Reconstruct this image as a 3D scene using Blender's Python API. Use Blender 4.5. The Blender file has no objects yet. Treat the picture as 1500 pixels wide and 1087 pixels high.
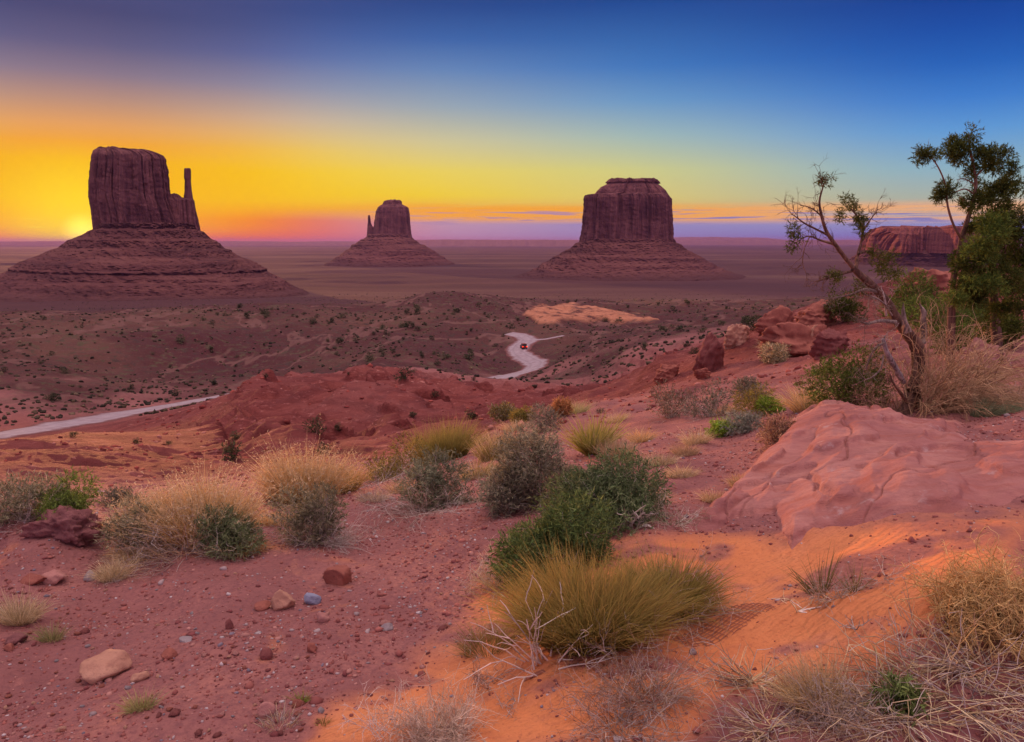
import bpy, math, random
import numpy as np
from mathutils import Vector
rng = np.random.default_rng(7)
random.seed(7)
SC = bpy.context.scene
COL = SC.collection
R = math.radians
# ------------------------------------------------------------------ camera
F = 1150.0                     # focal length in pixels of the 1500 px wide photograph
PITCH = R(9.3)
EYE = np.array([0.0, 0.0, 1.65])
cam = bpy.data.cameras.new("camera"); cam_o = bpy.data.objects.new("camera", cam); COL.objects.link(cam_o)
cam.sensor_width = 36.0; cam.lens = 36.0*F/1500.0
cam.clip_start = 0.05; cam.clip_end = 400000
cam_o.location = EYE; cam_o.rotation_euler = (math.pi/2-PITCH, 0, 0)
SC.camera = cam_o

def ray(px, py):
    """view direction of photograph pixel, scaled so that its y (forward) is 1"""
    u = (px-750.0)/F; v = (543.5-py)/F
    c, s = math.cos(PITCH), math.sin(PITCH)
    y = c + v*s; z = -s + v*c
    return np.array([u/y, 1.0, z/y])
def azim(px, py): d = ray(px, py); return math.atan2(d[0], d[1])
def elev(px, py): d = ray(px, py); return math.atan2(d[2], math.hypot(d[0], d[1]))
def at_depth(px, py, D): return EYE + ray(px, py)*D

# ------------------------------------------------------------------ view, sun, sky
SC.view_settings.view_transform = 'Standard'; SC.view_settings.look = 'None'
SC.view_settings.exposure = 0.0; SC.view_settings.gamma = 1.0
SC.render.engine = 'CYCLES'
SC.cycles.use_denoising = True
SC.cycles.max_bounces = 5; SC.cycles.diffuse_bounces = 2; SC.cycles.glossy_bounces = 1
SC.cycles.transmission_bounces = 1; SC.cycles.volume_bounces = 0; SC.cycles.transparent_max_bounces = 4
SC.cycles.caustics_reflective = False; SC.cycles.caustics_refractive = False
SUN_AZ = azim(119, 336); SUN_EL = R(1.15)
GLOW_AZ = azim(122, 342); GLOW_EL = elev(122, 342)
sd = bpy.data.lights.new("sun", 'SUN'); sd.energy = 4.6; sd.angle = R(0.5); sd.color = (1.0, 0.42, 0.16)
so = bpy.data.objects.new("sun", sd); COL.objects.link(so)
sunv = Vector((math.sin(SUN_AZ)*math.cos(SUN_EL), math.cos(SUN_AZ)*math.cos(SUN_EL), math.sin(SUN_EL)))
so.rotation_euler = sunv.to_track_quat('Z', 'Y').to_euler()

def lin(c):
    return tuple(((v/255.0)/12.92 if v/255.0 <= 0.04045 else ((v/255.0+0.055)/1.055)**2.4) for v in c)

class NT:
    """small helper for building node trees"""
    def __init__(s, tree): s.t = tree; s.n = tree.nodes; s.l = tree.links
    def new(s, typ, **kw):
        n = s.n.new(typ)
        for k, v in kw.items(): setattr(n, k, v)
        return n
    def link(s, a, b): s.l.new(a, b)
    def put(s, sock, v):
        if hasattr(v, 'is_output') or isinstance(v, bpy.types.NodeSocket): s.l.new(v, sock)
        else: sock.default_value = v
    def math(s, op, a, b=None, c=None, clamp=False):
        n = s.n.new('ShaderNodeMath'); n.operation = op; n.use_clamp = clamp
        s.put(n.inputs[0], a)
        if b is not None: s.put(n.inputs[1], b)
        if c is not None: s.put(n.inputs[2], c)
        return n.outputs[0]
    def maprange(s, v, a, b, c=0.0, d=1.0, typ='SMOOTHSTEP'):
        n = s.n.new('ShaderNodeMapRange'); n.interpolation_type = typ
        s.put(n.inputs['Value'], v)
        for k, x in (('From Min', a), ('From Max', b), ('To Min', c), ('To Max', d)): n.inputs[k].default_value = x
        return n.outputs[0]
    def mix(s, f, a, b, blend='MIX'):
        n = s.n.new('ShaderNodeMix'); n.data_type = 'RGBA'; n.blend_type = blend
        s.put(n.inputs[0], f)
        for i, v in ((6, a), (7, b)):
            if isinstance(v, bpy.types.NodeSocket): s.l.new(v, n.inputs[i])
            else: n.inputs[i].default_value = (v[0], v[1], v[2], 1)
        return n.outputs[2]
    def ramp(s, f, stops, interp='LINEAR'):
        n = s.n.new('ShaderNodeValToRGB'); cr = n.color_ramp; cr.interpolation = interp
        while len(cr.elements) < len(stops): cr.elements.new(0.5)
        for e, (p, c) in zip(cr.elements, stops):
            e.position = p; e.color = (c[0], c[1], c[2], 1)
        s.put(n.inputs[0], f)
        return n.outputs[0]
    def noise(s, vec, scale, detail=4, rough=0.55, dist=0.0, out=0):
        n = s.n.new('ShaderNodeTexNoise'); n.inputs['Scale'].default_value = scale
        n.inputs['Detail'].default_value = detail; n.inputs['Roughness'].default_value = rough
        n.inputs['Distortion'].default_value = dist
        if vec is not None: s.l.new(vec, n.inputs['Vector'])
        return n.outputs[out]
    def mapping(s, vec, scale=(1, 1, 1), loc=(0, 0, 0), rot=(0, 0, 0)):
        n = s.n.new('ShaderNodeMapping'); s.l.new(vec, n.inputs['Vector'])
        n.inputs['Scale'].default_value = scale; n.inputs['Location'].default_value = loc; n.inputs['Rotation'].default_value = rot
        return n.outputs[0]

world = bpy.data.worlds.new("World"); SC.world = world; world.use_nodes = True
def build_sky():
    w = NT(world.node_tree); w.n.clear()
    tc = w.new('ShaderNodeTexCoord'); sep = w.new('ShaderNodeSeparateXYZ'); w.link(tc.outputs['Generated'], sep.inputs[0])
    X, Y, Z = sep.outputs
    el = w.math('MULTIPLY', w.math('ARCSINE', Z), 180/math.pi)            # degrees above the horizon
    az = w.math('MULTIPLY', w.math('ARCTAN2', X, Y), 180/math.pi)          # degrees right of the view axis
    d = w.math('ABSOLUTE', w.math('SUBTRACT', az, math.degrees(GLOW_AZ)))
    d = w.math('MINIMUM', d, w.math('SUBTRACT', 360.0, d))                 # degrees from the sunrise
    # elevations of the photograph's rows: ramp position = el/90 warped by sqrt so the low sky has room
    pos = w.math('SQRT', w.math('DIVIDE', w.math('MAXIMUM', el, 0.0), 90.0))
    def P(e): return math.sqrt(max(e, 0)/90.0)
    yel = lambda y, x: max(0.0, math.degrees(elev(x, y)))
    def column(rows, up, x):
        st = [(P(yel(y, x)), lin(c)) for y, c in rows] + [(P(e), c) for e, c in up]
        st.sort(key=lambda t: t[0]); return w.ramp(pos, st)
    UP = [(24, (.10, .12, .32)), (40, (.60, .46, .50)), (58, (2.1, 1.6, 1.55)), (90, (3.2, 2.45, 2.35))]  # unseen upper sky, brightness added as soft top light for the foreground
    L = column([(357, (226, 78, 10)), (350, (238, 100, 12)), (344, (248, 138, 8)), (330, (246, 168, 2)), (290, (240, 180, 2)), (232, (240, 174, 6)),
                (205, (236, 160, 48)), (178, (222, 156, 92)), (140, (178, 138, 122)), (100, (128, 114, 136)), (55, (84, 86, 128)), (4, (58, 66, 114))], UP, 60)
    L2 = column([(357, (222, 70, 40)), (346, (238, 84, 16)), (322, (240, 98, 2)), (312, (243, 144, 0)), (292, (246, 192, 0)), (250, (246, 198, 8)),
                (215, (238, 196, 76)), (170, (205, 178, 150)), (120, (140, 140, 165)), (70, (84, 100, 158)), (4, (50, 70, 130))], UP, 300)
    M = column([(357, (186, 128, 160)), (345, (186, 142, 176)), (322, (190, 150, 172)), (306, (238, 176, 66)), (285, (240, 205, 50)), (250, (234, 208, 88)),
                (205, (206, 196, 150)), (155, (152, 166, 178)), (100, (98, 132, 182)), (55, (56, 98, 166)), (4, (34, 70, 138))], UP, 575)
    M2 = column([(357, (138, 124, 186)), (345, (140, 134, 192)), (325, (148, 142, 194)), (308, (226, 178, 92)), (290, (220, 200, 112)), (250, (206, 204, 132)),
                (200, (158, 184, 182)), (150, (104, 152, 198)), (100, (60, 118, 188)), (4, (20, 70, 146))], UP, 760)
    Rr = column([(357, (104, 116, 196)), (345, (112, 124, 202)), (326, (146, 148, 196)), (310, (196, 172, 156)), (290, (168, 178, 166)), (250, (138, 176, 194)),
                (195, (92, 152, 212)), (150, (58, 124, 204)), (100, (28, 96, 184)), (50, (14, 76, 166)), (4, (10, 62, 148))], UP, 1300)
    # the sky opposite the sunrise: unseen rose belt, brightness added to light the land
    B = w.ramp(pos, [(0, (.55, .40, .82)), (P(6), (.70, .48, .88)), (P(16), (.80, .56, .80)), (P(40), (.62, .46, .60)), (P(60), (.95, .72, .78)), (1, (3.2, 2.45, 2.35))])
    c = w.mix(w.maprange(d, 1, 18), L, L2)
    c = w.mix(w.maprange(d, 9, 25), c, M)
    c = w.mix(w.maprange(d, 20, 40), c, M2)
    c = w.mix(w.maprange(d, 34, 58), c, Rr)
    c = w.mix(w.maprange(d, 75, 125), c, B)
    # clouds: long low streaks just above the far plain
    comb = w.new('ShaderNodeCombineXYZ'); w.link(w.math('MULTIPLY', az, 0.055), comb.inputs[0]); w.link(w.math('MULTIPLY', el, 1.15), comb.inputs[1])
    n1 = w.noise(comb.outputs[0], 1.7, 6, 0.6, 0.5)
    comb2 = w.new('ShaderNodeCombineXYZ'); w.link(w.math('MULTIPLY', az, 0.16), comb2.inputs[0]); w.link(w.math('MULTIPLY', el, 3.6), comb2.inputs[1])
    n2 = w.noise(comb2.outputs[0], 1.3, 5, 0.6, 0.4)
    band_c = w.math('ADD', 2.05, w.math('MULTIPLY', az, -0.004))
    dist = w.math('ABSOLUTE', w.math('SUBTRACT', el, band_c))
    win = w.maprange(dist, 0.25, 0.85, 1.0, 0.0)
    right = w.maprange(d, 14, 24)
    front = w.maprange(d, 75, 95, 1.0, 0.0)
    k = w.math('ADD', w.math('MULTIPLY', n1, 0.65), w.math('MULTIPLY', n2, 0.45))
    orange = w.math('MULTIPLY', w.math('MULTIPLY', w.maprange(k, 0.42, 0.54), win), w.math('MULTIPLY', right, front))
    ocol = w.mix(w.maprange(d, 30, 62), lin((248, 165, 40)), lin((238, 176, 128)))
    c = w.mix(w.math('MULTIPLY', orange, 0.92), c, ocol)
    n3 = w.noise(w.mapping(comb.outputs[0], (1.3, 1.8, 1), (3.7, 1.3, 0)), 1.7, 5, 0.55, 0.3)
    win2 = w.maprange(w.math('ABSOLUTE', w.math('SUBTRACT', el, w.math('SUBTRACT', band_c, 0.25))), 0.1, 0.85, 1.0, 0.0)
    blue = w.math('MULTIPLY', w.math('MULTIPLY', w.maprange(n3, 0.54, 0.62), win2), w.math('MULTIPLY', right, front))
    bcol = w.mix(w.maprange(d, 20, 50), lin((160, 130, 180)), lin((98, 118, 196)))
    c = w.mix(w.math('MULTIPLY', blue, 0.85), c, bcol)
    # little bright wisps near the sun
    wis = w.math('MULTIPLY', w.maprange(n2, 0.60, 0.68), w.math('MULTIPLY', w.maprange(w.math('ABSOLUTE', w.math('SUBTRACT', el, 1.1)), 0.1, 0.6, 1.0, 0.0), w.maprange(d, 6, 12, 1.0, 0.0)))
    c = w.mix(w.math('MULTIPLY', wis, 0.6), c, lin((255, 232, 90)))
    # aureole round the rising sun
    gv = (math.sin(GLOW_AZ)*math.cos(GLOW_EL), math.cos(GLOW_AZ)*math.cos(GLOW_EL), math.sin(GLOW_EL))
    vm = w.new('ShaderNodeVectorMath', operation='DOT_PRODUCT'); w.link(tc.outputs['Generated'], vm.inputs[0]); vm.inputs[1].default_value = gv
    ang = w.math('MULTIPLY', w.math('ARCCOSINE', w.math('MINIMUM', vm.outputs['Value'], 1.0)), 180/math.pi)
    c = w.mix(w.math('MULTIPLY', w.maprange(ang, 0.4, 6.5, 1.0, 0.0), 0.85), c, lin((252, 226, 30)))
    c = w.mix(w.maprange(ang, 0.1, 1.5, 1.0, 0.0), c, (1.6, 1.2, .12))
    # below the horizon: dull red earth
    c = w.mix(w.maprange(el, -0.6, -0.05, 1.0, 0.0), c, (.10, .05, .05))
    bg1 = w.new('ShaderNodeBackground'); w.link(c, bg1.inputs[0]); bg1.inputs[1].default_value = 1.0
    sky = w.new('ShaderNodeTexSky', sky_type='NISHITA'); sky.sun_disc = False; sky.sun_elevation = SUN_EL; sky.sun_rotation = SUN_AZ
    bg2 = w.new('ShaderNodeBackground'); w.link(sky.outputs[0], bg2.inputs[0]); bg2.inputs[1].default_value = 0.006
    add = w.new('ShaderNodeAddShader'); w.link(bg1.outputs[0], add.inputs[0]); w.link(bg2.outputs[0], add.inputs[1])
    out = w.new('ShaderNodeOutputWorld'); w.link(add.outputs[0], out.inputs[0])
build_sky()

# ------------------------------------------------------------------ helpers
def mesh_np(name, V, Fq=None, Ft=None, mat=None, parent=None, col=None, smooth=False, attrs=None, tri_mats=None):
    """link ONE mesh object from numpy arrays (quads and/or triangles)"""
    V = np.asarray(V, np.float32)
    nq = 0 if Fq is None else len(Fq); nt = 0 if Ft is None else len(Ft)
    me = bpy.data.meshes.new(name)
    me.vertices.add(len(V)); me.vertices.foreach_set('co', V.ravel())
    idx = []
    if nq: idx.append(np.asarray(Fq, np.int32).ravel())
    if nt: idx.append(np.asarray(Ft, np.int32).ravel())
    idx = np.concatenate(idx)
    me.loops.add(len(idx)); me.loops.foreach_set('vertex_index', idx)
    me.polygons.add(nq+nt)
    starts = np.concatenate([np.arange(nq)*4, nq*4+np.arange(nt)*3]).astype(np.int32)
    me.polygons.foreach_set('loop_start', starts)
    if smooth: me.polygons.foreach_set('use_smooth', np.ones(nq+nt, bool))
    me.update(calc_edges=True)
    if col is not None:
        a = me.attributes.new('Col', 'FLOAT_COLOR', 'POINT')
        c4 = np.ones((len(V), 4), np.float32); c4[:, :3] = col
        a.data.foreach_set('color', c4.ravel())
    for k, v in (attrs or {}).items():
        a = me.attributes.new(k, 'FLOAT', 'POINT'); a.data.foreach_set('value', np.asarray(v, np.float32))
    if mat is not None: me.materials.append(mat)
    o = bpy.data.objects.new(name, me); COL.objects.link(o)
    if parent is not None: o.parent = parent
    return o
def tag(o, label, cat, group=None):
    o['label'] = label; o['category'] = cat
    if group: o['group'] = group
    return o
def empty(name, loc, label=None, cat=None, group=None, rz=0.0):
    o = bpy.data.objects.new(name, None); COL.objects.link(o)
    o.location = [float(v) for v in loc]; o.rotation_euler = (0, 0, rz); o.empty_display_size = 0.1
    if label: tag(o, label, cat, group)
    return o
def kind(o, k): o['kind'] = k; return o

_perm = rng.permutation(4096).astype(np.int64)
def _h(ix, iy, s):
    return _perm[(_perm[(ix+s*131) & 4095] + iy) & 4095]
def pn(x, y, s=0):
    """2-D gradient noise, about -1..1"""
    x = np.asarray(x, float); y = np.asarray(y, float)
    ix = np.floor(x).astype(np.int64); iy = np.floor(y).astype(np.int64); fx = x-ix; fy = y-iy
    ux = fx*fx*fx*(fx*(fx*6-15)+10); uy = fy*fy*fy*(fy*(fy*6-15)+10)
    def g(i, j, dx, dy):
        a = _h(i, j, s)*(2*math.pi/4096.0); return np.cos(a)*dx + np.sin(a)*dy
    n00 = g(ix, iy, fx, fy); n10 = g(ix+1, iy, fx-1, fy); n01 = g(ix, iy+1, fx, fy-1); n11 = g(ix+1, iy+1, fx-1, fy-1)
    return 1.45*((n00*(1-ux)+n10*ux)*(1-uy) + (n01*(1-ux)+n11*ux)*uy)
def fbm(x, y, octv=4, gain=0.5, s=0, ridged=False):
    a = 1.0; t = 0; f = 1.0
    for o in range(octv):
        n = pn(x*f, y*f, s+o*7)
        if ridged: n = 1-2*np.abs(n)
        t = t + a*n; a *= gain; f *= 2.03
    return t
def sstep(x, a, b):
    t = np.clip((np.asarray(x, float)-a)/(b-a), 0, 1); return t*t*(3-2*t)
def inpoly_sd(px, py, poly):
    """signed distance (positive inside) of points to a polygon"""
    px = np.asarray(px, float); py = np.asarray(py, float)
    P = np.asarray(poly, float); Q = np.roll(P, -1, 0)
    dmin = np.full(px.shape, 1e18); ins = np.zeros(px.shape, bool)
    for (ax, ay), (bx, by) in zip(P, Q):
        ex, ey = bx-ax, by-ay; L = ex*ex+ey*ey+1e-12
        t = np.clip(((px-ax)*ex+(py-ay)*ey)/L, 0, 1)
        dmin = np.minimum(dmin, (px-ax-t*ex)**2+(py-ay-t*ey)**2)
        c = (ay > py) != (by > py)
        xx = ax + (py-ay)/(by-ay if by != ay else 1e-9)*ex
        ins ^= c & (px < xx)
    return np.where(ins, 1, -1)*np.sqrt(dmin)
# ------------------------------------------------------------------ the lie of the land
def _z(px, py, z): d = ray(px, py); k = z/d[2]; return (azim(px, py), math.log(math.hypot(d[0], d[1])*k), z/(k*math.hypot(d[0], d[1])))
def _d(px, py, D): return (azim(px, py), math.log(D), math.tan(elev(px, py)))
def z_far(r):
    return np.interp(np.log(np.maximum(r, 1.0)), np.log([300, 420, 520, 700, 1000, 1500, 2500, 80000]), [-35, -41, -49, -60, -78, -95, -103, -106])
CP = []
for px, py, z in [  # near ground, z below the eye
    (0,1087,-1.74),(375,1087,-1.66),(750,1087,-1.6),(1100,1087,-1.56),(1480,1087,-1.5),
    (0,980,-1.80),(300,980,-1.72),(600,980,-1.63),(900,980,-1.54),(1200,980,-1.46),(1480,980,-1.32),
    (0,880,-1.86),(300,880,-1.78),(600,880,-1.70),(900,880,-1.50),(1200,880,-1.42),(1480,880,-1.25),
    (0,810,-1.95),(150,815,-1.92),(260,800,-1.86),(450,795,-1.84),(640,770,-1.78),(800,800,-1.60),(1000,780,-1.48),(1200,790,-1.36),(1480,790,-1.18),
    (760,710,-1.80),(870,690,-1.80),(1000,700,-1.62),(1120,720,-1.50),(1250,690,-1.36),(1480,700,-1.22),(1340,612,-1.45),(1480,612,-1.3),
    (1200,600,-1.62),(1210,640,-1.45),(1060,640,-1.85),(940,640,-2.1),(870,655,-2.05)]: CP.append(_z(px, py, z))
for px, py, D in [
    (0,770,5.8),(130,775,5.8),(0,738,11),(120,738,11),(0,712,17),(120,716,16),(250,706,17),(400,695,16),(520,705,9.5),(560,675,16),(640,660,20),(690,655,17),
    (720,640,15),(760,625,15),(700,632,30),(800,608,22),(850,600,16),
    (0,690,22),(100,692,23),(0,655,40),(95,645,44),(112,637,52),(200,662,36),(300,662,34),(337,680,26),(420,655,34),(480,652,34),(560,642,33),(640,628,42),(690,620,50),
    (245,628,56),(300,598,74),(355,575,84),(420,562,90),(480,558,92),(560,556,96),(612,562,95),(650,594,80),(690,604,68),
    (150,617,143),(60,632,128),(230,600,158),(340,577,185),(0,600,165),(100,580,185),(200,560,215),(330,545,240),(450,536,235),(560,530,215),(640,552,170),(690,575,120),
    (740,553,215),(785,542,222),(800,563,165),(860,558,170),(905,563,150),(745,572,140),(720,592,88),(800,590,80),(870,588,70),(930,585,22),
    (990,558,18),(1040,532,21),(1100,503,23),(1160,477,25),(1220,456,26),(1300,430,27),(1380,408,28),(1490,400,28),
    (1100,560,14),(1200,540,13),(1300,520,14),(1440,500,15),(1200,500,20),(1330,470,20),(1440,450,21),
    (1000,538,75),(1050,503,130),(1000,500,190),(940,522,165),(900,536,165),(1100,472,250),(1160,450,360),(1200,440,470),
    (1250,470,60),(1350,450,60),(1480,440,60),(1250,452,150),(1350,445,150),(1480,440,150),
    (700,520,255),(640,500,265),(560,500,265),(450,500,270),(300,505,265),(150,512,258),(0,522,248),
    (755,495,290),(820,495,282),(900,490,265),(640,430,430),(560,455,375),(850,448,385),(830,449,380),(900,470,330),(1000,470,318),(1000,440,480),
    (0,460,380),(200,460,370),(350,450,410)]: CP.append(_d(px, py, D))
for a in np.radians([-42, -30, -18, -6, 6, 18, 30, 42]):
    for r, z in ((1.0, -1.62), (1.6, -1.62)): CP.append((a, math.log(r), z/r))
    for r in (620, 800, 1100): CP.append((a, math.log(r), float(z_far(r))/r))
for a in np.radians([-44, 44]):
    for r in (5, 12, 25, 60, 140, 260, 420):
        CP.append((a, math.log(r), np.interp(math.log(r), np.log([5,12,25,60,140,260,420]), [-.36,-.27,-.24,-.235,-.225,-.13,-.1] if a < 0 else [-.24,-.12,-.055,-.10,-.10,-.10,-.09])))
CP = np.array(CP)
def _tps(du, dv):
    r2 = du*du+dv*dv+1e-12; return 0.5*r2*np.log(r2)
KU = 3.0
def _fit():
    u, v, t = CP[:, 0]*KU, CP[:, 1], CP[:, 2]; n = len(u)
    K = _tps(u[:, None]-u, v[:, None]-v) + np.eye(n)*0.0015
    Pm = np.stack([np.ones(n), u, v], 1)
    A = np.zeros((n+3, n+3)); A[:n, :n] = K; A[:n, n:] = Pm; A[n:, :n] = Pm.T
    s = np.linalg.solve(A, np.concatenate([t, np.zeros(3)])); return u, v, s
_u, _v, _s = _fit()
# tabulate on a regular (azimuth, log range) grid
TA = np.linspace(R(-46), R(46), 231); TV = np.linspace(math.log(0.7), math.log(1200), 521)
def _tab():
    T = np.zeros((len(TV), len(TA)))
    for i, v in enumerate(TV):
        T[i] = _tps(TA[:, None]*KU-_u, v-_v) @ _s[:-3] + _s[-3] + _s[-2]*TA*KU + _s[-1]*v
    return T
TT = _tab()
def base_t(az, lr):
    a = np.clip((az-TA[0])/(TA[1]-TA[0]), 0, len(TA)-1.001); b = np.clip((lr-TV[0])/(TV[1]-TV[0]), 0, len(TV)-1.001)
    i = a.astype(int); j = b.astype(int); fa = a-i; fb = b-j
    return (TT[j, i]*(1-fa)+TT[j, i+1]*fa)*(1-fb) + (TT[j+1, i]*(1-fa)+TT[j+1, i+1]*fa)*fb
def to_px(x, y, z):
    """photograph pixel of a point given relative to the eye"""
    c, s = math.cos(PITCH), math.sin(PITCH)
    f = y*c - z*s; up = y*s + z*c
    return 750+F*x/f, 543.5-F*up/f
# road centre lines, (pixel x, pixel y) on the valley floor
ROADS = [([(-60,648),(30,634),(100,622),(180,607),(250,595),(290,587.5)], 5.2),
         ([(730,556),(744,551),(782,541),(786,532),(768,524),(757,515),(762,506),(775,499),(763,491),(745,489)], 4.3),
         ([(772,499),(800,497),(825,492)], 1.6)]
def smooth_base(x, y):
    """ground height relative to the eye, before roughness"""
    r = np.hypot(x, y)+1e-6; az = np.arctan2(x, y); lr = np.log(r)
    t = base_t(np.clip(az, TA[0], TA[-1]), np.minimum(lr, TV[-1]))
    z = t*r
    w = sstep(r, 480, 780); z = z*(1-w) + z_far(r)*w
    back = sstep(np.abs(az), R(47), R(85)); zb = np.where(r < 60, -1.62, -1.62)
    z = z*(1-back) + zb*back
    near = sstep(r, 0.9, 1.5); return z*near + -1.62*(1-near)
def road_line(pts):
    out = []
    for px, py in pts:
        out.append(solve_hit(px, py, smooth_base)[:2])
    return np.array(out)
_rs = np.exp(np.linspace(math.log(1.2), math.log(2500), 2600))
def solve_hit(px, py, fn):
    d = ray(px, py); h = math.hypot(d[0], d[1])
    x = d[0]/h*_rs; y = d[1]/h*_rs; zr = d[2]/h*_rs
    g = fn(x, y) - zr
    k = int(np.argmax(g > 0)) if (g > 0).any() else len(_rs)-1
    if k > 0:
        f = g[k-1]/(g[k-1]-g[k]+1e-12); r = _rs[k-1] + (_rs[k]-_rs[k-1])*np.clip(f, 0, 1)
    else: r = _rs[0]
    return np.array([d[0]/h*r, d[1]/h*r, d[2]/h*r])
ROAD_W = []
for pts, hw in ROADS:
    q = road_line(pts)
    if hw == 5.2: e = q[-1]-q[-2]; q = np.concatenate([q, [q[-1]+e/np.linalg.norm(e)*45]])     # runs on behind the red bank
    # resample smoothly
    tt = np.concatenate([[0], np.cumsum(np.hypot(*np.diff(q, axis=0).T))]); s = np.linspace(0, tt[-1], 160)
    qq = np.stack([np.interp(s, tt, q[:, 0]), np.interp(s, tt, q[:, 1])], 1)
    for _ in range(30): qq[1:-1] = 0.25*qq[:-2]+0.5*qq[1:-1]+0.25*qq[2:]
    ROAD_W.append((qq, hw))
def road_dist(x, y):
    dm = np.full(np.shape(x), 1e9)
    sel = (np.hypot(x, y) > 80) & (np.hypot(x, y) < 420)
    xs, ys = x[sel], y[sel]; b = np.full(xs.shape, 1e9)
    for qq, hw in ROAD_W:
        for ax, ay in qq[::3]:
            b = np.minimum(b, np.hypot(xs-ax, ys-ay)-hw)
    dm[sel] = b; return dm
SCARPS = []
for _pl, _drop in (([(334,656),(322,636),(306,616),(297,607)], 1.6), ([(445,612),(415,607),(385,598),(364,590)], 1.7), ([(662,596),(648,577),(615,566),(575,562),(545,566)], 1.9),
               ([(520,602),(480,590),(440,588)], 1.2), ([(300,686),(270,680),(235,683),(200,678)], .8), ([(1010,520),(960,530),(900,548)], 2.0)):
    SCARPS.append((np.array([solve_hit(a, b_, smooth_base)[:2] for a, b_ in _pl]), _drop))
# soft polygons (pixel space of the smooth ground) for what covers the ground where
SAND = [(430,1100),(500,1040),(600,985),(690,925),(700,880),(690,850),(720,815),(800,800),(940,790),(1010,775),(1100,775),(1150,790),(1230,765),(1300,752),(1400,775),(1500,768),(1520,1000),(1300,1010),(1180,1000),(1060,1000),(1000,1100)]
def masks(x, y, z):
    r = np.hypot(x, y); m = y > 0.3
    px = np.full(x.shape, -9e3); py = np.full(x.shape, 9e3)
    px[m], py[m] = to_px(x[m], y[m], z[m])
    wob = 14*fbm(x*1.3, y*1.3, 4, .55, 40)
    near = r < 14
    sand = np.zeros(x.shape); sd = inpoly_sd(px[near], py[near], SAND)
    sand[near] = sstep(sd + wob[near]*2.0, -22, 34)
    # little pockets of orange drift in the red soil
    pock = sstep(fbm(x*1.7+5, y*1.7, 4, .6, 55), .62, .95)*near
    sand = np.clip(np.maximum(sand*(1-.85*sstep(fbm(x*1.1+9, y*2.0, 4, .6, 57), .05, .55)), pock*.3), 0, 1)
    bad = sstep(r, 13, 22)*(1-sstep(r, 110, 190))                      # bare red badland bank
    return sand, bad, px, py
def ground_rel(x, y, full=True):
    x = np.asarray(x, float); y = np.asarray(y, float)
    z = smooth_base(x, y); r = np.hypot(x, y)
    front = 1-sstep(np.abs(np.arctan2(x, y)), R(50), R(80))
    def oct_(L, amp, s, ridged=False, oc=3):
        fade = sstep(L/r, .004, .012)
        return amp*fade*fbm(x/L, y/L, oc, .5, s, ridged)
    nearw = 1-sstep(r, 7, 14)
    z = z + nearw*(oct_(1.1, .055, 1) + oct_(.30, .012, 3))
    hill = sstep(r, 7, 14)*(1-sstep(r, 24, 36))
    z = z + hill*(oct_(3.0, .14, 5) + oct_(.7, .05, 6))
    bad = sstep(r, 13, 30)*(1-sstep(r, 130, 220))
    rd = road_dist(x, y); off = sstep(rd, 1.0, 12.0)
    # eroded bank: gullies and hard ledges
    b = bad*off*front
    lw = 1-sstep(np.arctan2(x, y), azim(275, 620), azim(400, 600))           # the bank stays low at left so the road shows
    b = b*(1-.85*lw*sstep(r, 30, 44)*(1-sstep(r, 150, 190)))
    z = z - lw*1.6*sstep(r, 50, 70)*(1-sstep(r, 95, 135))
    gul = (oct_(17, 1.35, 11, True) + oct_(6, .5, 12, True, 4)) - 1.15
    az = np.arctan2(x, y); right = sstep(az, R(10), R(16))
    z = z + b*gul*(.35+.65*sstep(r, 20, 60))*(1-.6*right)
    per = 1.9; ph = (z + .9*fbm(x/14, y/14, 2, .5, 14))/per; fr = ph-np.floor(ph)
    z = z + b*.75*per*(sstep(fr, .35, .62)-fr)*sstep(r, 22, 40)*(.4+.6*sstep(fbm(x/20, y/20, 2, .5, 15), -.2, .5))
    mid = sstep(r, 140, 220)*(1-sstep(r, 700, 1500))*off*front
    z = z + mid*(oct_(60, 2.4, 21) + oct_(14, .7, 22, True))
    far = sstep(r, 600, 1500)*front
    z = z + far*(4*fbm(x/420, y/420, 3, .5, 31))
    # short scarps in the red bank where a hard bed breaks off
    q = (r > 30) & (r < 115)
    if q.any():
        xs, ys = x[q], y[q]; dz = np.zeros(xs.shape)
        for P, h in SCARPS:
            sdist = np.full(xs.shape, 1e9); sg = np.ones(xs.shape)
            for (ax, ay), (bx, by) in zip(P[:-1], P[1:]):
                ex, ey = bx-ax, by-ay; t = np.clip(((xs-ax)*ex+(ys-ay)*ey)/(ex*ex+ey*ey), 0, 1)
                dx, dy = xs-ax-t*ex, ys-ay-t*ey; dd = np.hypot(dx, dy); cl = dd < sdist
                sdist = np.where(cl, dd, sdist); sg = np.where(cl, np.sign(ex*dy-ey*dx), sg)
            e = sdist*sg + .9*pn(xs/2.1, ys/2.1, 44) + .5*pn(xs/.8, ys/.8, 45)
            dz += h*(sstep(e, -.35, .35)-1)*np.exp(-(sdist/np.where(e < 0, 9.0, 2.5))**2)
        z = np.array(z); z[q] += dz
    return z
def GZ(x, y):
    x = np.atleast_1d(np.asarray(x, float)); y = np.atleast_1d(np.asarray(y, float))
    return ground_rel(x, y) + EYE[2]
def hit(px, py):
    """where the photograph's pixel meets the ground, in world coordinates"""
    p = solve_hit(px, py, ground_rel); return p + EYE
def depth_of(p): return p[1]*math.cos(PITCH) - (p[2]-EYE[2])*math.sin(PITCH)
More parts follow.
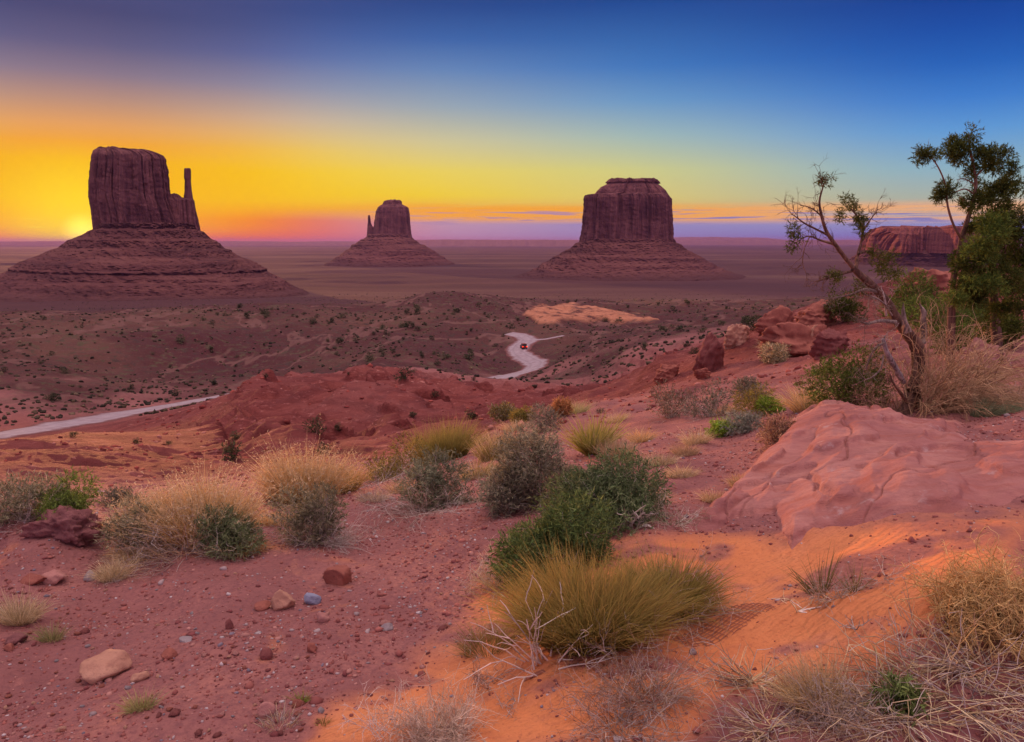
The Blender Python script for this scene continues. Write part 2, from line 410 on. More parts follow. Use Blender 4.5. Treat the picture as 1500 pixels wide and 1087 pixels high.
# ------------------------------------------------------------------ materials
def new_mat(name):
    m = bpy.data.materials.new(name); m.use_nodes = True
    n = NT(m.node_tree); b = n.n['Principled BSDF']; b.inputs['Roughness'].default_value = .9
    b.inputs['Specular IOR Level'].default_value = .15
    return m, n, b
def attr(n, name, out='Fac'):
    a = n.new('ShaderNodeAttribute'); a.attribute_name = name; return a.outputs[out]
def bump(n, b, h, strength, dist, prev=None):
    k = n.new('ShaderNodeBump'); k.inputs['Strength'].default_value = strength; k.inputs['Distance'].default_value = dist
    n.link(h, k.inputs['Height'])
    if prev is not None: n.link(prev, k.inputs['Normal'])
    n.link(k.outputs[0], b.inputs['Normal']); return k.outputs[0]
def pos(n):
    g = n.new('ShaderNodeNewGeometry'); return g.outputs['Position'], g.outputs['Normal']

def ground_mat():
    m, n, b = new_mat('desert_ground')
    p, nrm = pos(n)
    sand = attr(n, 'sand'); bad = attr(n, 'badland'); val = attr(n, 'valley')
    # near red soil
    a = n.noise(p, 1.3, 6, .6); a2 = n.noise(p, 30, 4, .7); a3 = n.noise(p, 7, 5, .65)
    soil = n.ramp(a, [(.30, (.225, .086, .082)), (.50, (.31, .124, .115)), (.68, (.41, .168, .138))])
    soil = n.mix(n.maprange(a2, .40, .70), soil, (.24, .095, .095))
    soil = n.mix(n.maprange(a3, .60, .74, 0, .55), soil, (.42, .17, .14))
    sc = n.ramp(n.noise(p, 2.2, 5, .6), [(.3, (.60, .205, .082)), (.55, (.70, .255, .105)), (.75, (.74, .30, .14))])
    sc = n.mix(n.maprange(n.noise(p, 60, 3, .7), .50, .72, 0, .55), sc, (.40, .13, .07))
    sc = n.mix(n.maprange(n.noise(n.mapping(p, (1.2, 2.6, 1), (0, 0, 0), (0, 0, .5)), 1.0, 6, .7), .50, .68, 0, .65), sc, (.40, .125, .075))
    near = n.mix(sand, soil, sc)
    # bare badland bank: strata by height with crumbly pale flecks
    wp = n.new('ShaderNodeVectorMath', operation='ADD'); n.link(p, wp.inputs[0])
    nz = n.noise(p, .12, 4, .6, 0, 1); sm = n.new('ShaderNodeVectorMath', operation='SCALE'); n.link(nz, sm.inputs[0]); sm.inputs['Scale'].default_value = 2.0
    n.link(sm.outputs[0], wp.inputs[1])
    st = n.noise(n.mapping(wp.outputs[0], (.02, .02, 1.6)), 1.0, 4, .65)
    bc = n.ramp(st, [(.30, (.13, .028, .028)), (.46, (.20, .046, .042)), (.56, (.27, .070, .060)), (.70, (.18, .042, .039))])
    fl = n.noise(n.mapping(p, (.8, .8, 3.5)), 1.2, 6, .72)
    bc = n.mix(n.maprange(fl, .55, .68, 0, .8), bc, (.46, .17, .15))
    bc = n.mix(n.maprange(n.noise(p, .05, 4, .6), .5, .7, 0, .7), bc, (.30, .095, .085))
    c = n.mix(bad, near, bc)
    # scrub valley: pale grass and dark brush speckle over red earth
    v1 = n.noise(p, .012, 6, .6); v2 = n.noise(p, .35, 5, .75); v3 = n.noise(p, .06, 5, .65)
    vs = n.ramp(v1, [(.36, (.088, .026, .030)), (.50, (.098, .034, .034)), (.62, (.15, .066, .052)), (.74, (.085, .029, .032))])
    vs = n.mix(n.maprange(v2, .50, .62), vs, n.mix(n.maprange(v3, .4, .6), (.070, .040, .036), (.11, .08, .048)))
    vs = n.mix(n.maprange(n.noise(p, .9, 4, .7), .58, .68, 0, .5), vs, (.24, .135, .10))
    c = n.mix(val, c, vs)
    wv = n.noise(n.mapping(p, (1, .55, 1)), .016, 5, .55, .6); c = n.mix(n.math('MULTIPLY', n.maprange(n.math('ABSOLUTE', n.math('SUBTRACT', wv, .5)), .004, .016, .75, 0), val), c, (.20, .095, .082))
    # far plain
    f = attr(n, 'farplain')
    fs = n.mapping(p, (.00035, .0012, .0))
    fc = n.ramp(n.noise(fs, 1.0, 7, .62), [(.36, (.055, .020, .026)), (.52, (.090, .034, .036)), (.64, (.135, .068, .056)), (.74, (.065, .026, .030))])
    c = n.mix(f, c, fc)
    # steep faces expose darker beds
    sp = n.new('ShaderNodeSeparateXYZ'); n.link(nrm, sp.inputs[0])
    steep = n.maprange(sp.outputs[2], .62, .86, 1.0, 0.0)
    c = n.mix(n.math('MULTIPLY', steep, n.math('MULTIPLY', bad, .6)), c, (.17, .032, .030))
    # bare sand mound out in the valley, its sunlit warmth put into the colour
    mo = n.math('MULTIPLY', attr(n, 'mound'), n.maprange(n.noise(p, .16, 6, .7), .34, .52)); c = n.mix(mo, c, n.ramp(n.noise(p, .3, 5, .6), [(.35, (.42, .165, .095)), (.7, (.58, .25, .15))]))
    n.link(c, b.inputs['Base Color'])
    h1 = n.noise(p, 26, 6, .72)
    k = bump(n, b, h1, .55, .035)
    vor = n.new('ShaderNodeTexVoronoi'); vor.inputs['Scale'].default_value = 34; n.link(p, vor.inputs['Vector'])
    hv = n.math('MULTIPLY', vor.outputs['Distance'], n.maprange(sand, .2, .8, 1.0, .12))
    k = bump(n, b, hv, .55, .02, k)
    rip = n.new('ShaderNodeTexWave'); rip.inputs['Scale'].default_value = 7.5; rip.inputs['Distortion'].default_value = 5; rip.inputs['Detail'].default_value = 3; rip.inputs['Detail Scale'].default_value = 1.2
    n.link(n.mapping(p, (1, 1, 1), (0, 0, 0), (0, 0, 1.1)), rip.inputs['Vector']); k = bump(n, b, n.math('MULTIPLY', rip.outputs['Fac'], n.math('MULTIPLY', sand, n.maprange(n.noise(p, 1.1, 3, .6), .4, .65))), .6, .016, k)
    hb = n.noise(p, .9, 7, .7)
    bump(n, b, n.math('MULTIPLY', hb, n.math('MAXIMUM', bad, val)), .8, .9, k)
    return m

# ------------------------------------------------------------------ the ground: one sheet to the horizon
def build_ground():
    dense = np.linspace(R(-43), R(43), 861)
    coarse = np.linspace(R(43), R(317), 72)[1:-1]
    az = np.concatenate([dense, coarse])
    lr = np.concatenate([np.linspace(math.log(.5), math.log(1.5), 14, endpoint=False), np.linspace(math.log(1.5), math.log(13), 640, endpoint=False),
                         np.linspace(math.log(13), math.log(420), 640, endpoint=False), np.linspace(math.log(420), math.log(60000), 230)])
    A, L = np.meshgrid(az, lr); rr = np.exp(L); X = rr*np.sin(A); Y = rr*np.cos(A)
    sh = X.shape; x = X.ravel(); y = Y.ravel()
    z = np.zeros(x.shape); step = 200000
    for i in range(0, len(x), step): z[i:i+step] = ground_rel(x[i:i+step], y[i:i+step])
    sand, bad, px, py = masks(x, y, z)
    r = np.hypot(x, y)
    nz = fbm(x/25, y/25, 3, .5, 61)
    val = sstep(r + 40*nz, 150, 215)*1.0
    mound = np.zeros(len(x)); q = (r > 250) & (r < 700) & (y > 0)
    mp = [(766,460),(784,449),(838,446),(890,454),(965,470),(915,474),(840,470),(790,476)]
    mound[q] = sstep(inpoly_sd(px[q], py[q], mp) + 4*fbm(x[q]/9, y[q]/9, 3, .5, 66), -1.5, 3.0)
    # a flank of bare red soil also right of the shrubs
    rock = (1-sand)*sstep(r, 7, 16)*(r < 40)*sstep(np.arctan2(x, y), R(4), R(12))*sstep(fbm(x/2.2, y/2.2, 3, .5, 71), -.5, .6)*.8
    badm = np.clip(np.maximum(bad, rock), 0, 1)*(1-val)
    z += mound*1.0
    V = np.stack([x, y, z+EYE[2]], 1)
    nr, na = sh
    V = np.concatenate([V, [[0, 0, 0.03]]])
    i = np.arange(nr-1)[:, None]*na; j = np.arange(na)[None]; j2 = (j+1) % na
    Q = np.stack([i+j, i+na+j, i+na+j2, i+j2], -1).reshape(-1, 4)[:, ::-1]
    c = len(V)-1; T = np.stack([np.arange(na), (np.arange(na)+1) % na, np.full(na, c)], 1)[:, ::-1]
    z0 = lambda a: np.concatenate([a, [0]])
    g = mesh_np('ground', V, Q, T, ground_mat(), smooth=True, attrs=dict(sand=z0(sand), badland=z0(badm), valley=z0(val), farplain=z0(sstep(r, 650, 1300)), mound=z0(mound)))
    kind(g, 'structure')
build_ground()

def build_roads():
    m, n, b = new_mat('pale_dirt_road'); p, _ = pos(n)
    c = n.ramp(n.noise(p, .5, 5, .6), [(.35, (.30, .22, .24)), (.6, (.40, .32, .35)), (.75, (.33, .24, .25))])
    c = n.mix(n.maprange(n.noise(p, 2.4, 4, .7), .55, .7, 0, .5), c, (.30, .17, .16))
    ac = n.math('ABSOLUTE', attr(n, 'across')); c = n.mix(n.maprange(n.math('ADD', ac, n.math('MULTIPLY', n.math('SUBTRACT', n.noise(p, .35, 5, .7), .5), .9)), .55, .95), c, (.17, .062, .058))
    c = n.mix(n.maprange(n.math('ABSOLUTE', n.math('SUBTRACT', ac, .36)), .03, .13, .45, 0), c, (.26, .20, .22))
    n.link(c, b.inputs['Base Color']); bump(n, b, n.noise(p, 2.0, 5, .7), .6, .15)
    for k, (qq, hw) in enumerate(ROAD_W):
        tn = np.gradient(qq, axis=0); tn /= np.linalg.norm(tn, axis=1)[:, None]; nm = np.stack([tn[:, 1], -tn[:, 0]], 1)
        us = np.array([-1.15, -1, -.6, -.2, .2, .6, 1, 1.15]); P = []
        for i, (q, t) in enumerate(zip(qq, nm)):
            w = hw*(1+.16*pn(i*.11, k*9.3, 3)+.08*pn(i*.5, 4.4, 5)); xy = q + us[:, None]*w*t
            z = GZ(xy[:, 0], xy[:, 1]) + np.array([-.5, .05, .14, .2, .2, .14, .05, -.5])
            P.append(np.column_stack([xy, z]))
        P = np.array(P); nr, na = P.shape[:2]; i = np.arange(nr-1)[:, None]*na; j = np.arange(na-1)[None]
        Q = np.stack([i+j, i+j+1, i+na+j+1, i+na+j], -1).reshape(-1, 4)
        o = mesh_np('road' if k < 2 else 'track', P.reshape(-1, 3), Q, None, m, smooth=True, attrs=dict(across=np.tile(us, nr))); kind(o, 'structure')
build_roads()

# ------------------------------------------------------------------ buttes
def rock_mat(name, dark, mid, pale, zs, streak=.02, rubble=False):
    m, n, b = new_mat(name); p, nrm = pos(n)
    v = n.noise(n.mapping(p, (streak*3, streak*3, streak*.22)), 1.0, 6, .62)         # vertical varnish streaks
    h = n.noise(n.mapping(p, (.004, .004, zs)), 1.0, 6, .66, .35)                       # flat beds
    g = n.noise(p, .06, 6, .7)
    c = n.ramp(v, [(.32, dark), (.5, mid), (.68, pale)])
    c2 = n.ramp(h, [(.34, dark), (.48, mid), (.60, pale), (.72, mid)])
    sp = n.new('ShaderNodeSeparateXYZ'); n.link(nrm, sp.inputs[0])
    if rubble:
        c = n.mix(.75, c, c2)
        c = n.mix(n.maprange(g, .52, .66, 0, .7), c, pale)
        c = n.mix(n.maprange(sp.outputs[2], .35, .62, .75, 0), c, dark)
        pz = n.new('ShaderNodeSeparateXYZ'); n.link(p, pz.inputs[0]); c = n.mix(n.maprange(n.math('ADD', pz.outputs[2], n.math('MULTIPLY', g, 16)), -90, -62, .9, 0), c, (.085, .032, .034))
    else:
        c = n.mix(n.maprange(h, .35, .65, .10, .40), c, c2)
        c = n.mix(n.maprange(g, .55, .7, 0, .35), c, dark)
    cr = n.noise(n.mapping(p, (.22, .22, .012)), 1.0, 4, .6, .4)
    if not rubble: c = n.mix(n.maprange(n.math('ABSOLUTE', n.math('SUBTRACT', cr, .5)), .0, .022, .8, 0), c, (.03, .011, .015))
    n.link(c, b.inputs['Base Color'])
    k = bump(n, b, v if not rubble else n.noise(p, .25, 6, .75), .7, 6.0 if not rubble else 3.5)
    bump(n, b, n.noise(p, .12, 7, .7), .6, 5.0, k)
    return m
CLIFF = rock_mat('cliff_sandstone', (.056, .019, .026), (.165, .060, .064), (.30, .122, .112), .05)
MESA = rock_mat('sunlit_tint_mesa_sandstone', (.10, .030, .034), (.27, .080, .066), (.38, .13, .095), .04)  # redder and paler than the other cliffs: low sunlight put into the colour
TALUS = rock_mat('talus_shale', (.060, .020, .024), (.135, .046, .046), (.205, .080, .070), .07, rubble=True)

def loft(name, mat, D, rows, nz, N, depth, flute=0.0, rough=0.0, ledge=0.0, sq=2.6, seed=0, parent=None, cap=True, front=0.0, ledges=(), skew=0.0, prow=0.0):
    """rows: (pixel y, left x, right x) of the silhouette, top first; a closed rock mass round its own axis"""
    rows = np.array(rows, float); ys = np.linspace(rows[0, 0], rows[-1, 0], nz)
    if ledge:                                                            # beds: rows bunch up so the outline steps
        per = (rows[-1, 0]-rows[0, 0])/ledge; ph = ys/per; fr = ph-np.floor(ph)
        src = ys
    else: src = ys
    for y0, hgt in ledges:                                               # a named bed: vertical over hgt pixels
        src = np.where((src > y0) & (src < y0+hgt), y0, np.where((src >= y0+hgt) & (src < y0+3*hgt), y0+(src-y0-hgt)*1.5, src))
    xl = np.interp(src, rows[:, 0], rows[:, 1]); xr = np.interp(src, rows[:, 0], rows[:, 2])
    zc = np.array([at_depth(750, y, D)[2] for y in ys]); mpp = D/F/math.cos(PITCH)
    px2x = lambda px, y: np.array([ray(a, b)[0]*D for a, b in zip(px, y)])
    Xl = px2x(xl, ys); Xr = px2x(xr, ys); cx = (Xl+Xr)/2; hw = (Xr-Xl)/2
    th = np.linspace(0, 2*math.pi, N, endpoint=False); ct, sn = np.cos(th), np.sin(th)
    se = lambda c: np.sign(c)*np.abs(c)**(2/sq)
    HD = hw*depth
    x = cx[:, None] + hw[:, None]*se(ct)[None]; y = D + front + HD[:, None]*se(sn)[None]
    y = y + skew*(x-cx.mean())
    z = np.repeat(zc[:, None], N, 1)
    if skew: x = x*(1+skew*(x-cx.mean())/D); z = EYE[2]+(z-EYE[2])*(1+skew*(x-cx.mean())/D)
    nx, ny = ct, sn
    if prow:                                                             # great buttresses, their steep sides turned to the left
        uu = (x-cx.mean())/(27*mpp)+.5*pn(x/(40*mpp), x*0+.5, seed); f = uu-np.floor(uu); y = y - np.where(sn < 0, 1, 0)[None]*prow*mpp*np.where(f < .2, f/.2, 1-(f-.2)/.8)*np.clip(1.2-np.abs(ct)[None]**4, 0, 1)
    # flutes and buttresses run straight down the face: they depend on the place round the rim
    Xm = cx.mean()+hw.mean()*se(ct); Ym = HD.mean()*se(sn); s = mpp
    wob = .25*fbm(Xm[None]/(60*s)+z/(110*s), Ym[None]/(60*s)+z/(130*s), 2, .5, seed+5)
    fl = fbm(Xm[None]/(24*s)+wob, Ym[None]/(24*s)+wob, 2, .5, seed) + .55*(1-2*np.abs(pn(Xm[None]/(9*s)+wob, Ym[None]/(9*s)-wob, seed+3))) + .28*(1-2*np.abs(pn(Xm[None]/(4*s)+2*wob, Ym[None]/(4*s), seed+4)))
    rg = fbm(x/(16*s)+z/(12*s), (y-D)/(16*s)-z/(15*s), 5, .55, seed+9)
    side = 1-.45*np.abs(ct)**6
    dd = (flute*fl*s + rough*rg*s)*side[None]
    if ledge:
        per = (rows[-1, 0]-rows[0, 0])/ledge; ph = (ys[:, None] + 2.2*fbm(x/(70*s), (y-D)/(70*s), 3, .5, seed+21))/per; fr = ph-np.floor(ph)
        msk = .15+.85*sstep(fbm(x/(45*s)+ph*.6, (y-D)/(45*s), 3, .5, seed+22), -.3, .5)
        dd = dd + .55*per*s*(sstep(fr, .35, .6)-fr)*msk
        ph2 = ph*3.3+1.7*pn(x/(30*s), (y-D)/(30*s), seed+23); f2 = ph2-np.floor(ph2); dd = dd + .12*per*s*(sstep(f2, .3, .6)-f2)*(1-.6*msk)
        dd = dd + rough*.6*s*fbm(x/(4*s), (y-D)/(4*s)+z/(3*s), 3, .6, seed+24)
    else:                                                                # joints: deep narrow clefts
        j1 = np.abs(pn(Xm[None]/(13*s)+.6*wob+7, Ym[None]/(13*s)+.6*wob, seed+31)); j2 = np.abs(pn(Xm[None]/(5.5*s)+wob, Ym[None]/(5.5*s)-wob+3, seed+32))
        dep = .4+.6*sstep(fbm(Xm[None]/(30*s)+z/(50*s), z/(28*s)+Ym[None]/(40*s), 2, .5, seed+33), -.5, .4)
        blk = np.floor(2.5*pn(x/(9*s), (y-D)/(9*s), seed+41))/2.5 + .6*np.floor(2*pn(x/(4*s), (y-D)/(4*s), seed+42))/2
        z = z + 2.2*s*blk*(1-sstep(np.arange(nz)/nz, .0, .09))[:, None]*min(1, hw.mean()/(30*s))
        dd = dd + flute*.5*s*np.floor(3*fbm(Xm[None]/(11*s)+wob, Ym[None]/(11*s)+z/(26*s), 2, .5, seed+43))/3
        dd = dd - flute*s*dep*(1.5*(1-sstep(j1, .0, .13)) + .65*(1-sstep(j2, 0, .16)))
        ph = z/(7*s)+1.2*pn(x/(40*s), z/(90*s), seed+34); fr = ph-np.floor(ph); dd = dd + .35*flute*s*.5*(sstep(fr, .2, .5)-fr)
    dd = dd - dd.mean()
    ease = np.minimum(1, (np.arange(nz)/max(3, nz*.04)))[:, None]*.6+.4
    dd = dd*ease
    x = x + dd*nx[None]; y = y + dd*ny[None]
    z = z + (rough*.6*s*fbm(x/(10*s), (y-D)/(10*s), 3, .5, seed+12))*(.2 if not flute else .25)
    if not skew: x = x + cx.mean()*(y-D)/D                              # the mass is turned to stand square to the view from the overlook
    V = np.stack([x, y, z], -1).reshape(-1, 3)
    i = np.arange(nz-1)[:, None]*N; j = np.arange(N)[None]; j2 = (j+1) % N
    Q = np.stack([i+j, i+j2, i+N+j2, i+N+j], -1).reshape(-1, 4)
    T = None
    if cap:
        rings = []; q0 = V[:N].copy(); c0 = q0.mean(0); base = len(V); VV = [V]; prev = np.arange(N)
        for t in (.8, .55, .25):
            ring = c0 + (q0-c0)*t; ring[:, 2] = q0[:, 2]*t + c0[2]*(1-t) + .35*s*fbm(ring[:, 0]/(8*s), ring[:, 1]/(8*s), 2, .5, seed+2)
            cur = base+np.arange(N); VV.append(ring); base += N
            Q = np.concatenate([Q, np.stack([prev, cur, np.roll(cur, -1), np.roll(prev, -1)], 1)]); prev = cur
        VV.append(c0[None]); V = np.concatenate(VV)
        T = np.stack([prev, np.full(N, base), np.roll(prev, -1)], 1)
    return mesh_np(name, V, Q, T, mat, parent, smooth=True)

def butte(px, D, label):
    b = at_depth(px, 430, D); o = empty('butte', (b[0], D, -100), label, 'butte')
    return o
def into(o, child):
    child.parent = o; child.matrix_parent_inverse = o.matrix_basis.inverted() if False else child.matrix_parent_inverse
    me = child.data; k = len(me.vertices); c = np.empty(k*3, np.float32); me.vertices.foreach_get('co', c); c = c.reshape(-1, 3) - np.array(o.location, np.float32)
    me.vertices.foreach_set('co', c.ravel()); me.update(); return child

def build_buttes():
    D = 1580; o = butte(215, D, 'tall sandstone butte with a thin separate spire, the rising sun behind its shoulder')
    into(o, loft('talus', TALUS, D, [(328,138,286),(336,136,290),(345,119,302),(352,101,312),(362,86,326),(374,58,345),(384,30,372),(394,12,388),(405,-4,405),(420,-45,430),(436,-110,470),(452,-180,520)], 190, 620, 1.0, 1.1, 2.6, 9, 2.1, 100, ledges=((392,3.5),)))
    into(o, loft('cliff', CLIFF, D, [(214.5,149,165),(217,143,171),(219.5,139,185),(220.5,138,206),(222,137,218),(226,135.5,229),(231,134.5,238),(236,134,241),(250,132.5,242.5),(270,131,245),(290,131,247.5),(304,133.5,251),(318,136,256),(337,137.5,262),(341,137,264)], 190, 760, .8, 3.2, .9, 0, 3.4, 120))
    into(o, loft('cliff', CLIFF, D, [(284,250,256),(286.5,247,262),(290,244,266),(294,242,284),(310,242,287),(325,240,290),(338,238,293),(342,236,294)], 90, 300, .55, 1.3, .7, 0, 2.8, 140, front=-25))
    into(o, loft('spire', CLIFF, D, [(247,270.5,278.5),(249,269.6,279.6),(262,269.5,280),(264,270.6,279.6),(280,270.4,281),(290,269.2,282.6),(300,267.5,285),(325,266,290)], 60, 90, .8, .25, .35, 0, 2.6, 150, front=-10))
    D = 3735; o = butte(575, D, 'small distant butte with a thin spire at its left, between the two large buttes')
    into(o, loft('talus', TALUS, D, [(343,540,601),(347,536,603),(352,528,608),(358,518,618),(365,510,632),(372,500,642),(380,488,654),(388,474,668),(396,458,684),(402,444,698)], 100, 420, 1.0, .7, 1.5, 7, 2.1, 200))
    into(o, loft('cliff', CLIFF, D, [(293,568,585),(294.5,563,587.5),(299.5,561,588),(301,557.5,591),(304,554,597),(310,551.5,598.5),(325,549,599.5),(345,546,602),(349,545,603)], 90, 360, .8, 1.5, .5, 0, 3.0, 220))
    into(o, loft('spire', CLIFF, D, [(315,539.4,541.6),(317,538.8,542.4),(326,538.6,543.5),(331,538.2,545.5),(333,538,548),(350,537,552)], 40, 80, .8, .2, .3, 0, 2.6, 230))
    D = 2436; o = butte(918, D, 'massive round-shouldered butte with a stepped cap, right of the two spired buttes')
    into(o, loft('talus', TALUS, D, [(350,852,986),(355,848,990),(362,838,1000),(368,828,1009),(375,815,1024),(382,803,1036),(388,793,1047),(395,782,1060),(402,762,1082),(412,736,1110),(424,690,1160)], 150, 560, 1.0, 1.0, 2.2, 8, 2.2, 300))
    into(o, loft('cliff', CLIFF, D, [(262,900,950),(263,892,963),(268,889,966),(269,893,962),(274,882,969),(279,877,974),(285,872,978),(287,857,979),(292,856,983.5),(305,856,984.5),(325,854,985.5),(345,852,986.5),(356,850,987)], 190, 760, .8, 3.0, .8, 0, 3.0, 320))
    D = 3600; o = empty('mesa', (at_depth(1360, 400, D)[0], D, -100), 'flat-topped mesa behind the juniper with red sunlit faces', 'mesa')
    into(o, loft('talus', TALUS, D, [(366,1268,1468),(374,1260,1476),(384,1248,1490),(394,1225,1510),(404,1190,1540)], 70, 420, .7, .8, 2.2, 5, 2.3, 400, skew=-.8, prow=14))
    into(o, loft('cliff', MESA, D, [(332,1296,1440),(334,1287,1450),(338,1284,1455),(344,1277,1460),(356,1273,1463),(370,1270,1466)], 120, 760, .6, 4.2, .9, 0, 3.4, 420, skew=-.8, prow=60))
build_buttes()

def build_plateaus():
    """long low mesas on the horizon"""
    m = rock_mat('far_plateau_rock', (.14, .06, .055), (.24, .11, .09), (.34, .18, .14), .02)
    for k, (D, x0, x1, top, bas, sd) in enumerate([(26000, -420, 760, 353.6, 361, 3), (21000, 520, 1010, 351, 362, 9), (30000, 860, 1900, 351.5, 361, 15), (38000, 950, 1230, 347.5, 358, 21)]):
        xs = np.linspace(x0, x1, 420); d = 1
        t = fbm(xs/90, xs*0, 4, .5, sd); st = np.floor(t*2.2)/2.2
        edge = sstep(xs, x0, x0+60)*(1-sstep(xs, x1-120, x1))
        py = top - .8*st*edge + (bas-top)*(1-edge) + .15*fbm(xs/8, xs*0, 3, .5, sd+1)
        P = []
        for f, back in ((0.0, 0), (.45, 350), (.55, 420), (1.0, 600), (1.0, 5200)):
            yy = bas + (py-bas)*f
            q = np.array([at_depth(a, b_, D) for a, b_ in zip(xs, yy)]); q[:, 1] += back + 500*pn(xs/40, xs*0, sd+4) + 160*pn(xs/9, xs*0, sd+6)
            P.append(q)
        q = P[-1].copy(); q[:, 2] = -130; P.append(q)
        P = np.array(P); nr, na = P.shape[:2]; i = np.arange(nr-1)[:, None]*na; j = np.arange(na-1)[None]
        Q = np.stack([i+j, i+j+1, i+na+j+1, i+na+j], -1).reshape(-1, 4)
        o = mesh_np('far_plateau', P.reshape(-1, 3), Q, None, m); kind(o, 'structure')
build_plateaus()

def build_haze():
    m = bpy.data.materials.new('haze_air'); m.use_nodes = True; n = NT(m.node_tree); n.n.clear()
    v = n.new('ShaderNodeVolumePrincipled'); v.inputs['Color'].default_value = (.34, .22, .58, 1)
    v.inputs['Density'].default_value = 2.3e-5; v.inputs['Anisotropy'].default_value = 0.35
    v.inputs['Density Attribute'].default_value = ''
    try: v.inputs['Color Attribute'].default_value = ''; v.inputs['Temperature Attribute'].default_value = ''
    except Exception: pass
    o_ = n.new('ShaderNodeOutputMaterial'); n.link(v.outputs[0], o_.inputs['Volume'])
    H = 62000; z0, z1 = -150.0, 206.0
    V = [(sx*H, sy*H, z) for z in (z0, z1) for sx, sy in ((-1, -1), (1, -1), (1, 1), (-1, 1))]
    Q = [(3, 2, 1, 0), (4, 5, 6, 7), (0, 1, 5, 4), (1, 2, 6, 5), (2, 3, 7, 6), (3, 0, 4, 7)]
    o = mesh_np('haze', V, Q, None, m); kind(o, 'stuff'); o.display_type = 'WIRE'
build_haze()
# ------------------------------------------------------------------ rock: slab, boulders, stones, gravel
def stone_mat(name, a, b_, scale=3.0, bmp=.03, fine=40.0):
    m, n, b = new_mat(name); tc = n.new('ShaderNodeTexCoord'); p = tc.outputs['Object']
    c = n.ramp(n.noise(p, scale, 6, .65), [(.32, a), (.68, b_)])
    c = n.mix(n.maprange(n.noise(p, fine, 4, .7), .52, .72, 0, .45), c, tuple(v*.6 for v in a))
    n.link(c, b.inputs['Base Color']); k = bump(n, b, n.noise(p, scale*3, 7, .7), .6, bmp); bump(n, b, n.noise(p, fine, 4, .7), .4, bmp*.3, k)
    return m
def ico(sub):
    import bmesh
    bm = bmesh.new(); bmesh.ops.create_icosphere(bm, subdivisions=sub, radius=1.0)
    bm.verts.ensure_lookup_table()
    V = np.array([v.co[:] for v in bm.verts]); T = np.array([[v.index for v in f.verts] for f in bm.faces]); bm.free(); return V, T
ICO = {k: ico(k) for k in (1, 2, 3, 4, 5)}
def rock_shape(sub, seed, size, cuts=9, rough=.10, flat=0.0, square=0.0, bed=0.0):
    """angular stone: a ball trimmed by random planes, then roughened"""
    g = np.random.default_rng(seed); V, T = ICO[sub]; V = V.copy()
    for k in range(cuts):
        nrm = g.normal(size=3)
        if square: nrm = np.eye(3)[k % 3]*(1 if (k//3) % 2 else -1) + g.normal(size=3)*square
        nrm /= np.linalg.norm(nrm); d = g.uniform(.45, .82); h = V @ nrm
        V = V - np.maximum(h-d, 0)[:, None]*nrm*.93
    V += rough*V*(fbm(V[:, 0]*1.7+seed, V[:, 1]*1.7+V[:, 2]*1.3, 4, .55, seed % 50) + .35*fbm(V[:, 0]*5+V[:, 1]*4, V[:, 2]*7+seed, 3, .6, seed % 37))[:, None]
    if bed:
        ph = V[:, 2]*4.2+.35*V[:, 0]+.5*pn(V[:, 0]*1.5+seed, V[:, 1]*1.5, 17); fr = ph-np.floor(ph); V[:, :2] *= (1+bed*(sstep(fr, .3, .5)-fr))[:, None]
    if flat: V[:, 2] = np.where(V[:, 2] > 0, V[:, 2]*(1-flat), V[:, 2])
    V = V/np.abs(V).max(0)
    return V*np.array(size)/2, T

def placed_rock(name, px, py, w, h, mat, label, cat, seed, sub=4, sink=.28, group=None, rz=None, dr=.8, **kw):
    p = hit(px, py); mpp = depth_of(p)/F; W, H = w*mpp, h*mpp/(1-sink)
    V, T = rock_shape(sub, seed, (W, W*dr, H), **kw)
    a = (seed*1.7) % .8-.4 if rz is None else rz; c, s = math.cos(a), math.sin(a); V = np.stack([V[:, 0]*c-V[:, 1]*s, V[:, 0]*s+V[:, 1]*c, V[:, 2]+H*(.5-sink)], 1)
    o = mesh_np(name, V, None, T, mat, smooth=True); o.location = (p[0], p[1]+W*.35, float(GZ(p[0], p[1]+W*.35)[0]))
    return tag(o, label, cat, group)

